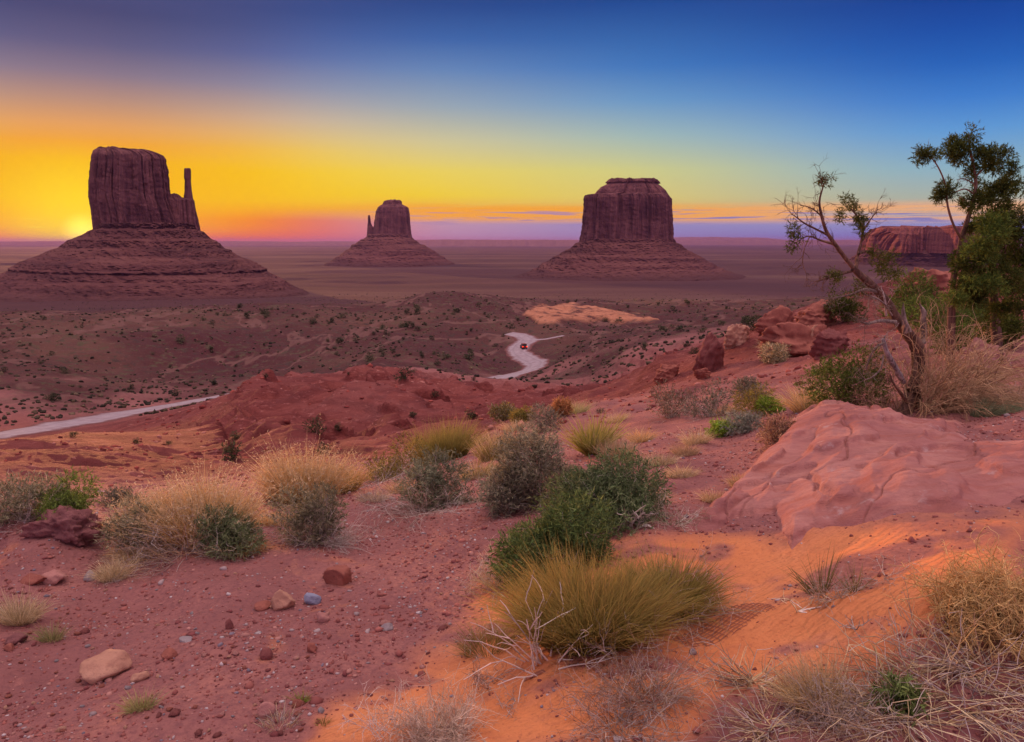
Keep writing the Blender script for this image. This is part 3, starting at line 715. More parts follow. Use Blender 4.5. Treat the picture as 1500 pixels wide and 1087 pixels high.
SLAB = [(1004,782),(1030,758),(1060,738),(1095,700),(1125,664),(1165,626),(1200,601),(1238,598),(1285,612),(1345,622),(1395,622),(1372,640),(1425,652),(1520,650),(1520,716),(1440,724),(1392,742),(1335,748),(1292,764),(1242,772),(1195,782),(1160,808),(1128,770),(1088,772),(1050,778)]
def build_slab():
    m, n, b = new_mat('pink_slickrock'); tc = n.new('ShaderNodeTexCoord'); p = tc.outputs['Object']
    fold = attr(n, 'fold'); low = attr(n, 'low')
    c = n.ramp(n.noise(p, 1.6, 6, .62, .6), [(.30, (.28, .108, .105)), (.48, (.39, .160, .145)), (.62, (.47, .215, .185)), (.75, (.38, .20, .21))])
    c = n.mix(n.maprange(n.noise(n.mapping(p, (2, 9, 9), (0, 0, 0), (0, 0, .9)), 1.0, 5, .65), .45, .68, 0, .6), c, (.36, .115, .085))
    c = n.mix(n.maprange(n.noise(p, 6, 5, .65), .60, .72, 0, .7), c, (.50, .34, .34))
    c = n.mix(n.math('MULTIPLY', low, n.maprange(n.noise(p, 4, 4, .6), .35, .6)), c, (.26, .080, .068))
    n.link(c, b.inputs['Base Color'])
    lay = n.noise(n.mapping(p, (2.2, 13, 16), (0, 0, 0), (0, 0, .95)), 1.6, 6, .72, .5)
    c = n.mix(n.maprange(lay, .44, .54, .22, 0), c, (.25, .095, .085)); n.link(c, b.inputs['Base Color']); k = bump(n, b, lay, .45, .04); k = bump(n, b, n.noise(p, 14, 6, .72), .55, .03, k); bump(n, b, n.noise(p, 90, 3, .7), .4, .006, k)
    a0, a1 = azim(985, 700), azim(1580, 700); az = np.linspace(a0, a1, 420); lr = np.linspace(math.log(3.2), math.log(9.5), 420)
    A, L = np.meshgrid(az, lr); r = np.exp(L); x, y = (r*np.sin(A)), (r*np.cos(A))
    zg = smooth_base(x, y); px, py = to_px(x, y, zg)
    sd = inpoly_sd(px + 5*fbm(x*3, y*3, 3, .5, 80), py + 4*fbm(x*3+9, y*3, 3, .5, 81), SLAB)
    # long folds run from the top right down to the lower left tip
    u = (x*math.cos(.95)+y*math.sin(.95)); v = (-x*math.sin(.95)+y*math.cos(.95))
    wv = v + .12*fbm(u*1.2, v*1.2, 3, .5, 82)
    fold = fbm(wv*2.1, u*.35, 3, .5, 83); fr = 1-np.abs(fbm(wv*3.4, u*.5, 2, .5, 84))*1.6
    dome = sstep(sd, -24, 26)
    crest = np.exp(-(((px-1200)/110)**2+((py-640)/60)**2))
    z = zg - .06 + .15*dome + .10*crest*dome + dome*(.06*fold + .035*fr) + .012*fbm(x*6, y*6, 4, .55, 85)*dome
    # undercut ledges and a fissure
    ph = (z-zg)*9 + .8*fbm(x*1.5, y*1.5, 2, .5, 86); z = z + dome*.030*(sstep(ph-np.floor(ph), .4, .55)-(ph-np.floor(ph)))
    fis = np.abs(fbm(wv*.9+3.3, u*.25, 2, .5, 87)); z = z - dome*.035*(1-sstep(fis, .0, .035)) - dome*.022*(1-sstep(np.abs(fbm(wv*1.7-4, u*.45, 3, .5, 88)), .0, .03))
    z = np.where(sd < -22, zg-.16, z)
    keep = sd > -24
    V = np.stack([x, y, z+EYE[2]], -1).reshape(-1, 3); nr, na = x.shape; i = np.arange(nr-1)[:, None]*na; j = np.arange(na-1)[None]
    Q = np.stack([i+j, i+na+j, i+na+j+1, i+j+1], -1).reshape(-1, 4)[:, ::-1]; kp = keep.ravel(); Q = Q[kp[Q].all(1)]
    used = np.unique(Q); rm = np.full(len(V), -1); rm[used] = np.arange(len(used))
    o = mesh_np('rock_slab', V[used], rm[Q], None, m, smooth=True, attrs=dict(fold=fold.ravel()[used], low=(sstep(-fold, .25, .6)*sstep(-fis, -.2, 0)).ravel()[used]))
    tag(o, 'broad smooth folded slab of pink slickrock below the bare-branched tree', 'rock slab')
build_slab()

RED = stone_mat('red_stone', (.24, .075, .058), (.40, .145, .105)); TAN = stone_mat('tan_stone', (.40, .19, .13), (.56, .31, .22)); PINK = stone_mat('pink_stone', (.36, .15, .135), (.50, .25, .21))
BLUE = stone_mat('blue_grey_stone', (.20, .21, .30), (.36, .38, .50)); GREY = stone_mat('grey_stone', (.22, .17, .18), (.40, .33, .34)); MAROON = stone_mat('maroon_stone', (.17, .055, .052), (.28, .095, .085)); PURPLE = stone_mat('purple_clay', (.20, .075, .078), (.33, .135, .128), 9, .08)
def build_boulders():
    for i, (px, py, w, h, mat, lab, kw) in enumerate([
        (1046, 545, 52, 82, MAROON, 'tall dark red boulder standing at the left end of the hillside boulder row', {}),
        (1080, 508, 44, 42, TAN, 'tan rounded boulder leaning behind the tall dark red one', {}),
        (1146, 500, 74, 50, RED, 'long red boulder in the middle of the hillside row, behind straw tufts', {}),
        (1205, 482, 92, 46, RED, 'broad flat-topped red boulder at the top of the hillside row', dict(flat=.2)),
        (1226, 520, 62, 52, MAROON, 'split maroon boulder at the right end of the hillside row', {}),
        (1190, 512, 36, 40, TAN, 'small tan boulder wedged between the long red and split maroon ones', {}),
        (1188, 518, 128, 50, RED, 'long broken red ledge that the hillside boulders sit against', dict(flat=.1)),
        (982, 558, 46, 34, RED, 'red boulder on the slope edge above the dark grey bushes', {}),
        (1034, 556, 30, 18, RED, 'low red rock at the foot of the tall dark red boulder', {}),
        (1445, 548, 74, 52, PINK, 'pink boulder half hidden behind the arching dry brush', {}),
        (1395, 432, 120, 52, RED, 'large orange-red outcrop behind the leaning juniper', {})]):
        placed_rock('boulder', px, py, w, h, mat, lab, 'boulder', 100+i, 5, .34, 'boulders on the right hillside', rough=.24, cuts=15, bed=.16, **kw)
    for i, (px, py, w, h, mat, lab, kw) in enumerate([
        (147, 1000, 80, 44, TAN, 'largest pale tan rock lying alone at lower left', dict(rough=.08, flat=.15)),
        (491, 859, 40, 28, RED, 'blocky red stone, highest of the loose stones near the middle', dict(square=.18, cuts=6)),
        (411, 895, 36, 28, TAN, 'tan wedge-shaped stone left of the blue-grey one', {}),
        (381, 895, 26, 13, RED, 'flat red stone touching the tan wedge-shaped stone', dict(flat=.3)),
        (455, 887, 26, 18, BLUE, 'blue-grey stone below the blocky red one', {}),
        (472, 913, 19, 15, PINK, 'pinkish stone just below the blue-grey stone', {}),
        (566, 924, 20, 11, GREY, 'dark grey speckled stone alone in the red gravel', {}),
        (335, 922, 12, 18, MAROON, 'small pointed dark red stone standing upright', {}),
        (18, 946, 30, 14, PURPLE, 'purple-grey flat stone near the left edge', {}),
        (10, 955, 18, 10, RED, 'brown-red stone in front of the purple-grey one at left edge', {}),
        (386, 967, 24, 16, MAROON, 'maroon stone beside a small pale chip', {}),
        (454, 957, 19, 14, RED, 'small red stone below and right of the pinkish stone', {}),
        (244, 967, 24, 14, RED, 'rounded red stone up and right of the largest rock', {}),
        (388, 1053, 28, 20, PINK, 'smooth pink oval stone at the edge of the orange sand', dict(cuts=2, rough=.04)),
        (72, 856, 46, 20, PINK, 'flat pink slab of stone left of the straw tuft', dict(flat=.3)),
        (44, 860, 44, 17, RED, 'dull red slab beside the flat pink one', dict(flat=.3)),
        (200, 1000, 28, 12, TAN, 'orange-tan stone at the right side of the largest rock', {}),
        (268, 942, 24, 6, GREY, 'thin white-grey chip lying flat in red gravel', dict(flat=.4)),
        (128, 852, 22, 14, GREY, 'grey pebble on the small heap beside the straw tuft', {}),
        (140, 842, 22, 16, MAROON, 'maroon stone topping the small heap beside the straw tuft', {}),
        (1016, 960, 11, 9, GREY, 'small round grey stone on the netting strip', dict(cuts=2)),
        (402, 735, 44, 16, RED, 'flat red rock shelf tucked left of the grey sage mound', dict(flat=.2))]):
        placed_rock('stone', px, py, w, h, mat, lab, 'stone', 200+i, 4 if w > 30 else 3, .30, None, **kw)
    o = placed_rock('clay_mound', 74, 800, 130, 46, PURPLE, 'crumbly purple clay mound in front of the green bushes at left', 'mound', 300, 5, .35, None, cuts=2, rough=.30)
    # countless smaller stones: a few dozen to point at, the rest is gravel
    g = np.random.default_rng(5); protos = []
    for k in range(6):
        V, T = rock_shape(2, 400+k, (1, .8, .62), rough=.12); o = mesh_np('pebble', V, None, T, [RED, PINK, MAROON, GREY, TAN, RED][k], smooth=True); protos.append(o)
    n = 0; first = set()
    while n < 170:
        px = g.uniform(0, 720); py = 1087-330*g.random()**1.25
        if inpoly_sd(np.array([px]), np.array([py]), SAND)[0] > -8 or (py < 850 and px > 130 and py < 830): continue
        p = hit_fast(px, py); k = int(g.integers(6)); s = g.uniform(.010, .026)*(1+1.2*g.random()**6)
        o = protos[k] if k not in first else protos[k].copy()
        if k in first: COL.objects.link(o)
        first.add(k); o.location = (p[0], p[1], p[2]+s*.12); o.rotation_euler = (g.normal()*.2, g.normal()*.2, g.uniform(0, 6.28)); o.scale = (s*g.uniform(.8, 1.3), s, s*g.uniform(.7, 1.1))
        tag(o, 'small pebble scattered on the red gravel slope', 'pebble', 'pebbles on the red slope'); n += 1
def hit_fast(px, py): 
    p = solve_hit(px, py, smooth_base); z = GZ(p[0], p[1])[0]; return np.array([p[0], p[1], z])

def build_gravel():
    m, n, b = new_mat('gravel_chips'); c = attr(n, 'Col', 'Color'); n.link(c, b.inputs['Base Color'])
    g = np.random.default_rng(11); V0, T0 = ICO[1]; N = 46000
    r = np.exp(g.uniform(math.log(2.0), math.log(9.0), N)); az = g.uniform(R(-38), R(38), N)
    x, y = r*np.sin(az), r*np.cos(az); zs = smooth_base(x, y); sand, bad, px, py = masks(x, y, zs)
    dens = (1-sand)*(.35+.65*sstep(fbm(x*1.1, y*1.1, 3, .5, 90), -.4, .4)) + .02
    k = g.random(N) < dens; x, y, r = x[k], y[k], r[k]; n_ = len(x); z = GZ(x, y)
    s = .0022*np.exp(g.normal(0, .5, n_))*(1+r*.22)
    Vt = V0[None]*(s[:, None]*g.uniform(.7, 1.5, (n_, 3)))[:, None, :]*np.array([1, 1, .7]) * (1+.25*g.normal(size=(n_, len(V0), 1)))
    V = Vt + np.stack([x, y, z+s*.15], 1)[:, None, :]
    T = T0[None] + (np.arange(n_)*len(V0))[:, None, None]
    pal = np.array([(.26, .085, .075), (.34, .12, .10), (.20, .06, .06), (.42, .20, .17), (.36, .27, .27), (.48, .40, .40), (.20, .16, .2)])
    ci = g.choice(len(pal), n_, p=[.28, .24, .18, .15, .08, .04, .03]); C = np.repeat(pal[ci]*g.uniform(.8, 1.2, (n_, 1)), len(V0), 0)
    o = mesh_np('gravel', V.reshape(-1, 3), None, T.reshape(-1, 3), m, col=C); kind(o, 'stuff')
build_boulders(); build_gravel()
# ------------------------------------------------------------------ plants
def plant_mat(name, rough=.85, bark=False, trans=0.0):
    m, n, b = new_mat(name); c = attr(n, 'Col', 'Color')
    if bark:
        tc = n.new('ShaderNodeTexCoord'); f = n.noise(n.mapping(tc.outputs['Object'], (30, 30, 7)), 1.0, 6, .7, .6)
        c = n.mix(n.maprange(f, .35, .62, .75, 0.0), c, (.05, .028, .022)); bump(n, b, f, .9, .02)
    n.link(c, b.inputs['Base Color']); b.inputs['Roughness'].default_value = rough
    if trans:
        t = n.new('ShaderNodeBsdfTranslucent'); n.link(c, t.inputs['Color']); mx = n.new('ShaderNodeMixShader'); mx.inputs[0].default_value = trans
        n.link(b.outputs[0], mx.inputs[1]); n.link(t.outputs[0], mx.inputs[2]); n.link(mx.outputs[0], n.n['Material Output'].inputs['Surface'])
    return m
LEAF = plant_mat('leaf_fibre', .75, trans=.35); WOOD = plant_mat('dry_wood', .9); BARK = plant_mat('shredding_bark', .9, True)
def unit(a): return a/np.maximum(np.linalg.norm(a, axis=-1, keepdims=True), 1e-9)
def hemi(g, n, up=0.0, flat=1.0):
    d = g.normal(size=(n, 3)); d[:, 2] = np.abs(d[:, 2])*flat + up; return unit(d)
class Geo:
    def __init__(s): s.V = []; s.Q = []; s.T = []; s.C = []; s.n = 0
    def add(s, V, Q=None, T=None, C=None):
        if len(V) == 0: return s
        s.V.append(V); s.C.append(C)
        if Q is not None and len(Q): s.Q.append(Q+s.n)
        if T is not None and len(T): s.T.append(T+s.n)
        s.n += len(V); return s
    def build(s, name, mat, parent=None):
        V = np.concatenate(s.V); C = np.concatenate(s.C)
        return mesh_np(name, V, np.concatenate(s.Q) if s.Q else None, np.concatenate(s.T) if s.T else None, mat, parent, col=C)
def pick(g, pal, n, jit=.16):
    pal = np.array(pal); return np.clip(1.2*pal[g.integers(len(pal), size=n)]*(1+jit*g.normal(size=(n, 1))), .004, .95)
def blades(geo, g, root, d, L, w, pal, droop=.25, wig=.06, segs=3, tipc=None):
    n = len(root); d = unit(d); side = unit(np.cross(d, unit(g.normal(size=(n, 3)))))
    L = np.broadcast_to(L, (n,)); w = np.broadcast_to(w, (n,)); t = np.linspace(0, 1, segs+1)
    bend = g.normal(size=(n, 3))*wig
    P = root[:, None] + d[:, None]*(L[:, None]*t)[..., None] + bend[:, None]*(L[:, None]*t*t)[..., None]
    P[..., 2] -= droop*L[:, None]*t*t
    ww = w[:, None]*(1-t[:-1])**.6
    A = P[:, :-1] + side[:, None]*ww[..., None]*.5; B = P[:, :-1] - side[:, None]*ww[..., None]*.5
    V = np.concatenate([A, B, P[:, -1:]], 1); k = 2*segs+1; o = (np.arange(n)*k)[:, None]
    i = np.arange(segs-1)[None]
    Q = np.stack([o+i, o+i+1, o+segs+i+1, o+segs+i], -1).reshape(-1, 4) if segs > 1 else None
    T = np.stack([o[:, 0]+segs-1, o[:, 0]+2*segs, o[:, 0]+2*segs-1], 1)
    c = pick(g, pal, n); C = np.repeat(c[:, None], k, 1)
    if tipc is not None:
        f = np.concatenate([t[:-1], t[:-1], [1.0]])[None, :, None]**2; C = C*(1-f)+pick(g, tipc, n)[:, None]*f
    geo.add(V.reshape(-1, 3), Q, T, C.reshape(-1, 3)); return P
def tubes(geo, P, rad, C, sides=3):
    """P (n,k,3), rad (n,k)"""
    n, k, _ = P.shape
    if n == 0: return
    tn = unit(np.gradient(P, axis=1)); ref = np.where(np.abs(tn[..., 2:3]) > .9, np.array([1., 0, 0]), np.array([0, 0, 1.]))
    a = unit(np.cross(tn, ref)); b = np.cross(tn, a); th = np.arange(sides)*2*math.pi/sides
    V = P[:, :, None] + rad[:, :, None, None]*(a[:, :, None]*np.cos(th)[:, None] + b[:, :, None]*np.sin(th)[:, None])
    o = (np.arange(n)*k*sides)[:, None, None]; i = (np.arange(k-1)*sides)[None, :, None]; j = np.arange(sides)[None, None]; j2 = (j+1) % sides
    Q = np.stack([o+i+j, o+i+j2, o+i+sides+j2, o+i+sides+j], -1).reshape(-1, 4)
    geo.add(V.reshape(-1, 3), Q, None, np.repeat(C, k*sides, 0))
def paths(g, root, d, L, k=5, wig=.18, grav=0.0):
    n = len(root); P = np.zeros((n, k, 3)); P[:, 0] = root; dd = unit(d); L = np.broadcast_to(L, (n,))
    for i in range(1, k):
        dd = unit(dd + wig*g.normal(size=(n, 3)) + np.array([0, 0, -grav])); P[:, i] = P[:, i-1] + dd*(L/(k-1))[:, None]
    return P
def branchy(geo, g, root, d, L, rad, pal, levels=3, nch=4, ratio=.55, spread=.8, wig=.2, grav=0.0, k=5, flat=1.0):
    """dead twigs: every path throws side paths; returns the tips"""
    L = np.broadcast_to(L, (len(root),)).astype(float); allp = []
    for lv in range(levels):
        P = paths(g, root, d, L, k, wig, grav); n = len(P)
        rr = rad*(np.linspace(1, .45, k))[None]*np.ones((n, 1)); tubes(geo, P, rr, pick(g, pal, n)); allp.append(P)
        if lv == levels-1: break
        t = g.integers(1, k, size=(n, nch)); root = P[np.arange(n)[:, None], t].reshape(-1, 3)
        dp = unit(P[np.arange(n)[:, None], t]-P[np.arange(n)[:, None], t-1]).reshape(-1, 3)
        q = g.normal(size=dp.shape); q[:, 2] *= flat; d = unit(dp + spread*q); L = np.repeat(L*ratio, nch)*g.uniform(.5, 1.2, n*nch); rad = rad*.62
    return allp
GOLD = [(.66, .42, .16), (.58, .33, .11), (.72, .49, .22), (.48, .28, .10)]
STRAW = [(.58, .45, .27), (.50, .36, .19), (.42, .30, .18), (.64, .50, .32)]
SAGE = [(.22, .20, .12), (.29, .26, .16), (.16, .155, .09), (.34, .29, .20)]
SAGED = [(.17, .16, .115), (.22, .20, .14), (.13, .12, .09), (.28, .235, .17)]
OLIVE = [(.22, .19, .045), (.28, .22, .055), (.17, .155, .04), (.33, .25, .07)]
GREEN = [(.08, .125, .038), (.11, .155, .045), (.06, .095, .034), (.14, .18, .06)]
LIME = [(.22, .34, .04), (.28, .40, .06), (.18, .27, .04)]
JUN = [(.060, .080, .016), (.085, .105, .018), (.11, .12, .02), (.042, .058, .014)]
JUNL = [(.10, .16, .03), (.14, .20, .035), (.08, .12, .03)]
TWIG = [(.42, .34, .30), (.34, .26, .22), (.50, .42, .38), (.28, .20, .17)]
TAN_T = [(.36, .22, .125), (.29, .17, .095), (.43, .28, .165)]
BROWN = [(.22, .12, .09), (.28, .16, .11), (.17, .09, .07)]
PALE = [(.60, .48, .42), (.52, .40, .34), (.66, .55, .50)]

def site(px, py, w, h):
    p = hit(px, py); m = depth_of(p)/F; return p, w*m, h*m
def onground(xy, p):
    return np.column_stack([xy, GZ(xy[:, 0]+p[0], xy[:, 1]+p[1])-p[2]])
def disc(g, n, rx, ry):
    a = g.uniform(0, 2*math.pi, n); r = np.sqrt(g.random(n)); return np.column_stack([np.cos(a)*r*rx, np.sin(a)*r*ry])

def crown(geo, g, W, H, n_sprig, leaf, lw, pal, lobes=7, inner=.45, up=.5, z0=.10, per=7, DY=None, soft=.34):
    """foliage as sprigs of little leaves gathered in uneven lobes"""
    DY = W*.85 if DY is None else DY
    c = hemi(g, lobes, .1)*np.array([W*.5, DY*.5, H])*g.uniform(.35, .86, (lobes, 1)); c[:, 0] += W*.06*g.normal(); rl = g.uniform(.13, soft, lobes)*min(W, 1.6*H)
    k = g.choice(lobes, n_sprig, p=rl**1.6/np.sum(rl**1.6)); dd = g.normal(size=(n_sprig, 3)); dd = unit(dd); rad = (inner+(1-inner)*g.random(n_sprig)**.5)
    pos_ = c[k] + dd*(rl[k]*rad)[:, None]*np.array([1, 1, .85]); out = unit(dd + np.array([0, 0, up]) + .5*g.normal(size=dd.shape))
    pos_[:, 2] = np.maximum(pos_[:, 2], z0*H*g.random(n_sprig))
    sl = leaf*2.2
    t = g.random((n_sprig, per)); root = (pos_[:, None] + out[:, None]*(t*sl)[..., None]).reshape(-1, 3)
    d = (np.repeat(out, per, 0)*1.0 + .75*g.normal(size=(n_sprig*per, 3)))
    # each sprig has one tone, so clumps read lighter and darker
    tone = np.repeat((.7+.6*g.random(n_sprig))*(.7+.6*g.random(lobes))[k], per)
    before = geo.n; blades(geo, g, root, d, leaf*g.uniform(.6, 1.3, len(root)), lw, pal, .05, .15, 1); geo.C[-1] = geo.C[-1]*np.repeat(tone, 3)[:, None]
    return c, rl, pos_
def fill_stems(geo, g, targets, n, rbase, rad, pal, wig=.10):
    tgt = targets[g.integers(len(targets), size=n)]; root = np.column_stack([disc(g, n, rbase, rbase), np.zeros(n)])
    k = 6; t = np.linspace(0, 1, k)[None, :, None]; mid = root*.4+tgt*.6; mid[:, 2] = tgt[:, 2]*.35
    P = root[:, None]*(1-t)**2 + 2*mid[:, None]*t*(1-t) + tgt[:, None]*t*t + np.linalg.norm(tgt, axis=1)[:, None, None]*wig*.2*g.normal(size=(n, k, 3))*t
    tubes(geo, P, rad*np.linspace(1, .35, k)[None]*np.ones((n, 1)), pick(g, pal, n))

def bush(name, px, py, w, h, label, cat, pal, seed, leaf=.030, n=900, twig=TWIG, dead=30, lobes=8, parent_group=None, stem_n=60, back=.5, up=.6, lw=None, per=7, inner=.35):
    g = np.random.default_rng(seed); p, W, H = site(px, py, w, h); p = p + np.array([0, W*.5*back, 0]); p[2] = GZ(p[0], p[1])[0]
    H = H*1.04; o = empty(name, p, label, cat, parent_group)
    pxl = depth_of(p)/F; leaf = max(leaf, W*.024, 3.4*pxl); lw = lw or max(leaf*.24, 1.15*pxl)
    f = Geo(); c, rl, ps = crown(f, g, W, H, n, leaf, lw, pal, lobes, inner, up, per=per); f.build('foliage', LEAF, o)
    s = Geo(); fill_stems(s, g, ps, stem_n, W*.07, max(.0022, W*.005), twig)
    if dead:
        r0 = ps[g.integers(len(ps), size=dead)]*.75; branchy(s, g, r0, r0+g.normal(size=r0.shape)*.25*W, W*.24, max(.0014, W*.0024), twig, 2, 4, .55, .7, .2, .02)
        m = int(dead*1.6); a = g.uniform(0, 6.28, m); xy = np.column_stack([np.cos(a), np.sin(a)])*W*.30*g.uniform(.6, 1.1, (m, 1)); r1 = onground(xy, p); r1[:, 2] += H*.10*g.random(m)
        branchy(s, g, r1, np.column_stack([xy, np.full(m, .03*W)])+g.normal(size=(m, 3))*np.array([.12, .12, .03])*W, W*.26, max(.0013, W*.0022), twig, 2, 3, .6, .6, .22, .05, flat=.3)
    s.build('stems', WOOD, o); return o
def grass(name, px, py, w, h, label, cat, pal, seed, n=1600, spread=.55, droop=.25, bw=None, group=None, tip=None, base=.30, twigs=0, back=.5, seeds=False, lean=(0, 0)):
    g = np.random.default_rng(seed); p, W, H = site(px, py, w, h); p = p + np.array([0, W*.3*back, 0]); p[2] = GZ(p[0], p[1])[0]
    geo = Geo(); xy = disc(g, n, W*base, W*base*.8); root = onground(xy, p); root[:, 2] -= .004
    clump = fbm((xy[:, 0]+seed)*6/W, xy[:, 1]*6/W, 2, .5, 22)
    d = np.column_stack([xy/(W*base+1e-6)*spread+g.normal(size=(n, 2))*.22+np.array(lean), np.ones(n)])
    L = H*(1.02+.22*clump)*g.uniform(.45, 1.12, n)/(1-.45*droop)
    bw = bw or max(.0022, H*.012)
    P = blades(geo, g, root, d, L, bw, pal, droop, .12, 3, tip)
    if seeds:
        k = g.random(n) < .5; tp = P[k, -1]; q = 5; rt = (np.repeat(tp, q, 0) - np.repeat(unit(P[k, -1]-P[k, -2]), q, 0)*(g.random((len(tp)*q, 1))*L.mean()*.25))
        blades(geo, g, rt, g.normal(size=rt.shape)+np.array([0, 0, .8]), H*.05, bw*1.1, tip or pal, .1, .2, 1)
    if twigs:
        o = empty(name, p, label, cat, group); geo.build('blades', LEAF, o); s = Geo(); m = twigs; a = g.uniform(0, 6.28, m)
        xy = np.column_stack([np.cos(a), np.sin(a)])*W*.32*g.uniform(.4, 1.1, (m, 1)); r1 = onground(xy, p)+np.array([0, 0, .02*H])
        branchy(s, g, r1, np.column_stack([xy/W, np.full(m, .12)])+g.normal(size=(m, 3))*np.array([.3, .3, .08]), W*.30, max(.0014, W*.0022), TWIG, 2, 3, .6, .6, .2, .04, flat=.4)
        s.build('dead_stems', WOOD, o); return o
    o = geo.build(name, LEAF); o.location = p; return tag(o, label, cat, group)
def brush(name, px, py, w, h, label, cat, pal, seed, n=40, levels=3, nch=4, up=.45, rad=None, wig=.22, group=None, back=.3, grav=.03, spread=.8, base=.22, ratio=.55, flat=1.0, length=.62, k=5, lean=(0, 0, 0)):
    """a skeleton of dry twigs"""
    g = np.random.default_rng(seed); p, W, H = site(px, py, w, h); p = p + np.array([0, W*.5*back, 0]); p[2] = GZ(p[0], p[1])[0]
    s = Geo(); xy = disc(g, n, W*base, W*base*.8); r = onground(xy, p)
    d = np.column_stack([xy/(W*base)*.7+g.normal(size=(n, 2))*.35, np.full(n, up*2*H/W)*g.uniform(.3, 1.4, n)]) + np.array(lean)
    rad = rad or max(.0014, W*.0035)
    branchy(s, g, r, d, W*length*g.uniform(.5, 1.0, n), rad, pal, levels, nch, ratio, spread, wig, grav, k, flat)
    for i, V in enumerate(s.V):                                            # nothing pierces the ground by much
        zz = GZ(V[:, 0]+p[0], V[:, 1]+p[1])-p[2]; V[:, 2] = np.maximum(V[:, 2], zz-.003)
    o = s.build(name, WOOD); o.location = p; return tag(o, label, cat, group)
# ------------------------------------------------------------------ the shrub clumps of the foreground
def foreground_plants():
    T = brush
    bush('bush', 24, 778, 112, 78, 'grey-green bush cut by the left edge behind the purple mound', 'bush', SAGE, 1, n=800)
    bush('bush', 82, 776, 84, 70, 'bright olive-green bush right behind the purple clay mound', 'bush', [(.14,.19,.04),(.18,.24,.05),(.11,.15,.035)], 2, n=900, dead=14)
    bush('bush', 172, 742, 40, 28, 'small dark bush peeking out left of the golden grass clump', 'bush', SAGED, 3, n=300, dead=8)
    grass('grass_clump', 225, 802, 130, 79, 'shorter golden grass at the left of the largest golden clump', 'grass', GOLD, 4, n=1700, seeds=True, tip=STRAW)
    grass('grass_clump', 292, 800, 160, 103, 'tall golden seeding grass at the heart of the left shrub clump', 'grass', GOLD, 5, n=2600, seeds=True, tip=STRAW)
    bush('sagebrush', 182, 824, 98, 76, 'grey-green sagebrush at the left end of the golden grass clump', 'sagebrush', SAGE, 6, n=1100, dead=40)
    bush('sagebrush', 334, 812, 100, 84, 'dark green sagebrush at the right end of the largest golden clump', 'sagebrush', [(.13,.16,.07),(.17,.20,.09),(.20,.20,.12)], 7, n=1200, dead=36)
    T('dead_brush', 262, 822, 150, 52, 'tangle of dry grey twigs under the middle of the left shrub clump', 'dry brush', TWIG+TAN_T, 8, n=80, up=.35, levels=3)
    grass('grass_clump', 205, 818, 120, 40, 'drooping dry straw below the left end sagebrush', 'grass', STRAW+GOLD, 9, n=1300, droop=.7, spread=.9)
    grass('grass_clump', 162, 852, 52, 50, 'ragged straw tuft beside the small stone heap', 'grass', STRAW, 10, n=700, droop=.6, twigs=16)
    grass('grass_clump', 345, 812, 90, 40, 'orange dry grass skirt under the dark green sagebrush', 'grass', [(.50,.28,.11),(.42,.24,.11)], 11, n=900, droop=.7, spread=.9, twigs=24)
    grass('grass_clump', 440, 738, 130, 86, 'golden grass clump standing behind the twiggy grey sagebrush', 'grass', GOLD, 12, n=2200, seeds=True, tip=STRAW)
    grass('grass_clump', 500, 722, 70, 46, 'small golden grass patch right of the twiggy sagebrush', 'grass', GOLD+OLIVE, 13, n=1100, seeds=True)
    bush('sagebrush', 464, 798, 104, 104, 'twiggy grey sagebrush full of pale dead stems, left of centre', 'sagebrush', SAGE, 14, n=1100, dead=95)
    T('dead_brush', 465, 800, 120, 42, 'low mat of dry twigs at the foot of the twiggy grey sagebrush', 'dry brush', TWIG, 15, n=46, up=.22)
    T('dead_brush', 545, 712, 110, 24, 'low grey dead twigs on the dune crest between golden grass and olive grass', 'dry brush', TWIG, 16, n=30, up=.25)
    bush('bush', 566, 702, 86, 54, 'olive-brown bush at the left of the olive grass ridge', 'bush', OLIVE+[(.20,.14,.06)], 17, n=900, dead=22)
    grass('grass_clump', 648, 676, 112, 62, 'dense olive-green grass on the crest behind the round sagebrush', 'grass', OLIVE, 18, n=2600, spread=.4, tip=[(.36,.30,.09)])
    grass('grass_clump', 732, 672, 96, 46, 'olive and straw grass between olive ridge and large grey bush', 'grass', OLIVE+STRAW, 19, n=1700, spread=.5)
    bush('sagebrush', 634, 748, 112, 94, 'round grey-green sagebrush beside the hollow of red sand', 'sagebrush', [(.16,.17,.11),(.20,.21,.13),(.12,.13,.085)], 20, n=1300, dead=70)
    T('dead_brush', 620, 758, 150, 28, 'pale dead twigs lying below the round grey-green sagebrush', 'dry brush', TWIG, 21, n=44, up=.16)
    bush('bush', 790, 748, 138, 118, 'large dull grey-brown bush left of the big green shrub', 'bush', [(.20,.19,.12),(.26,.24,.15),(.155,.145,.10),(.30,.25,.17)], 22, n=2300, dead=60, twig=BROWN+TWIG, lobes=9)
    bush('bush', 755, 752, 70, 70, 'leggy brown-stemmed bush at the left foot of the large grey-brown one', 'bush', SAGED, 23, n=520, dead=40, twig=BROWN)
    bush('bush', 888, 772, 168, 116, 'largest green shrub in the centre with grey trunks at its right', 'bush', [(.13,.18,.075),(.165,.215,.09),(.10,.145,.06),(.22,.25,.13)], 24, n=3200, dead=46, lobes=13)
    bush('bush', 818, 838, 154, 94, 'dark green low shrub in front of the largest green shrub', 'bush', GREEN, 25, n=2700, dead=20, lobes=11, back=.25)
    T('dead_brush', 935, 775, 60, 60, 'grey crooked stems showing under the right side of the green shrub', 'dry brush', TWIG, 26, n=11, up=1.2, levels=2, nch=4, rad=.007)
    T('dead_brush', 985, 772, 80, 34, 'small pale grey twig bush right of the largest green shrub', 'dry brush', PALE+SAGE, 27, n=40, up=.4)
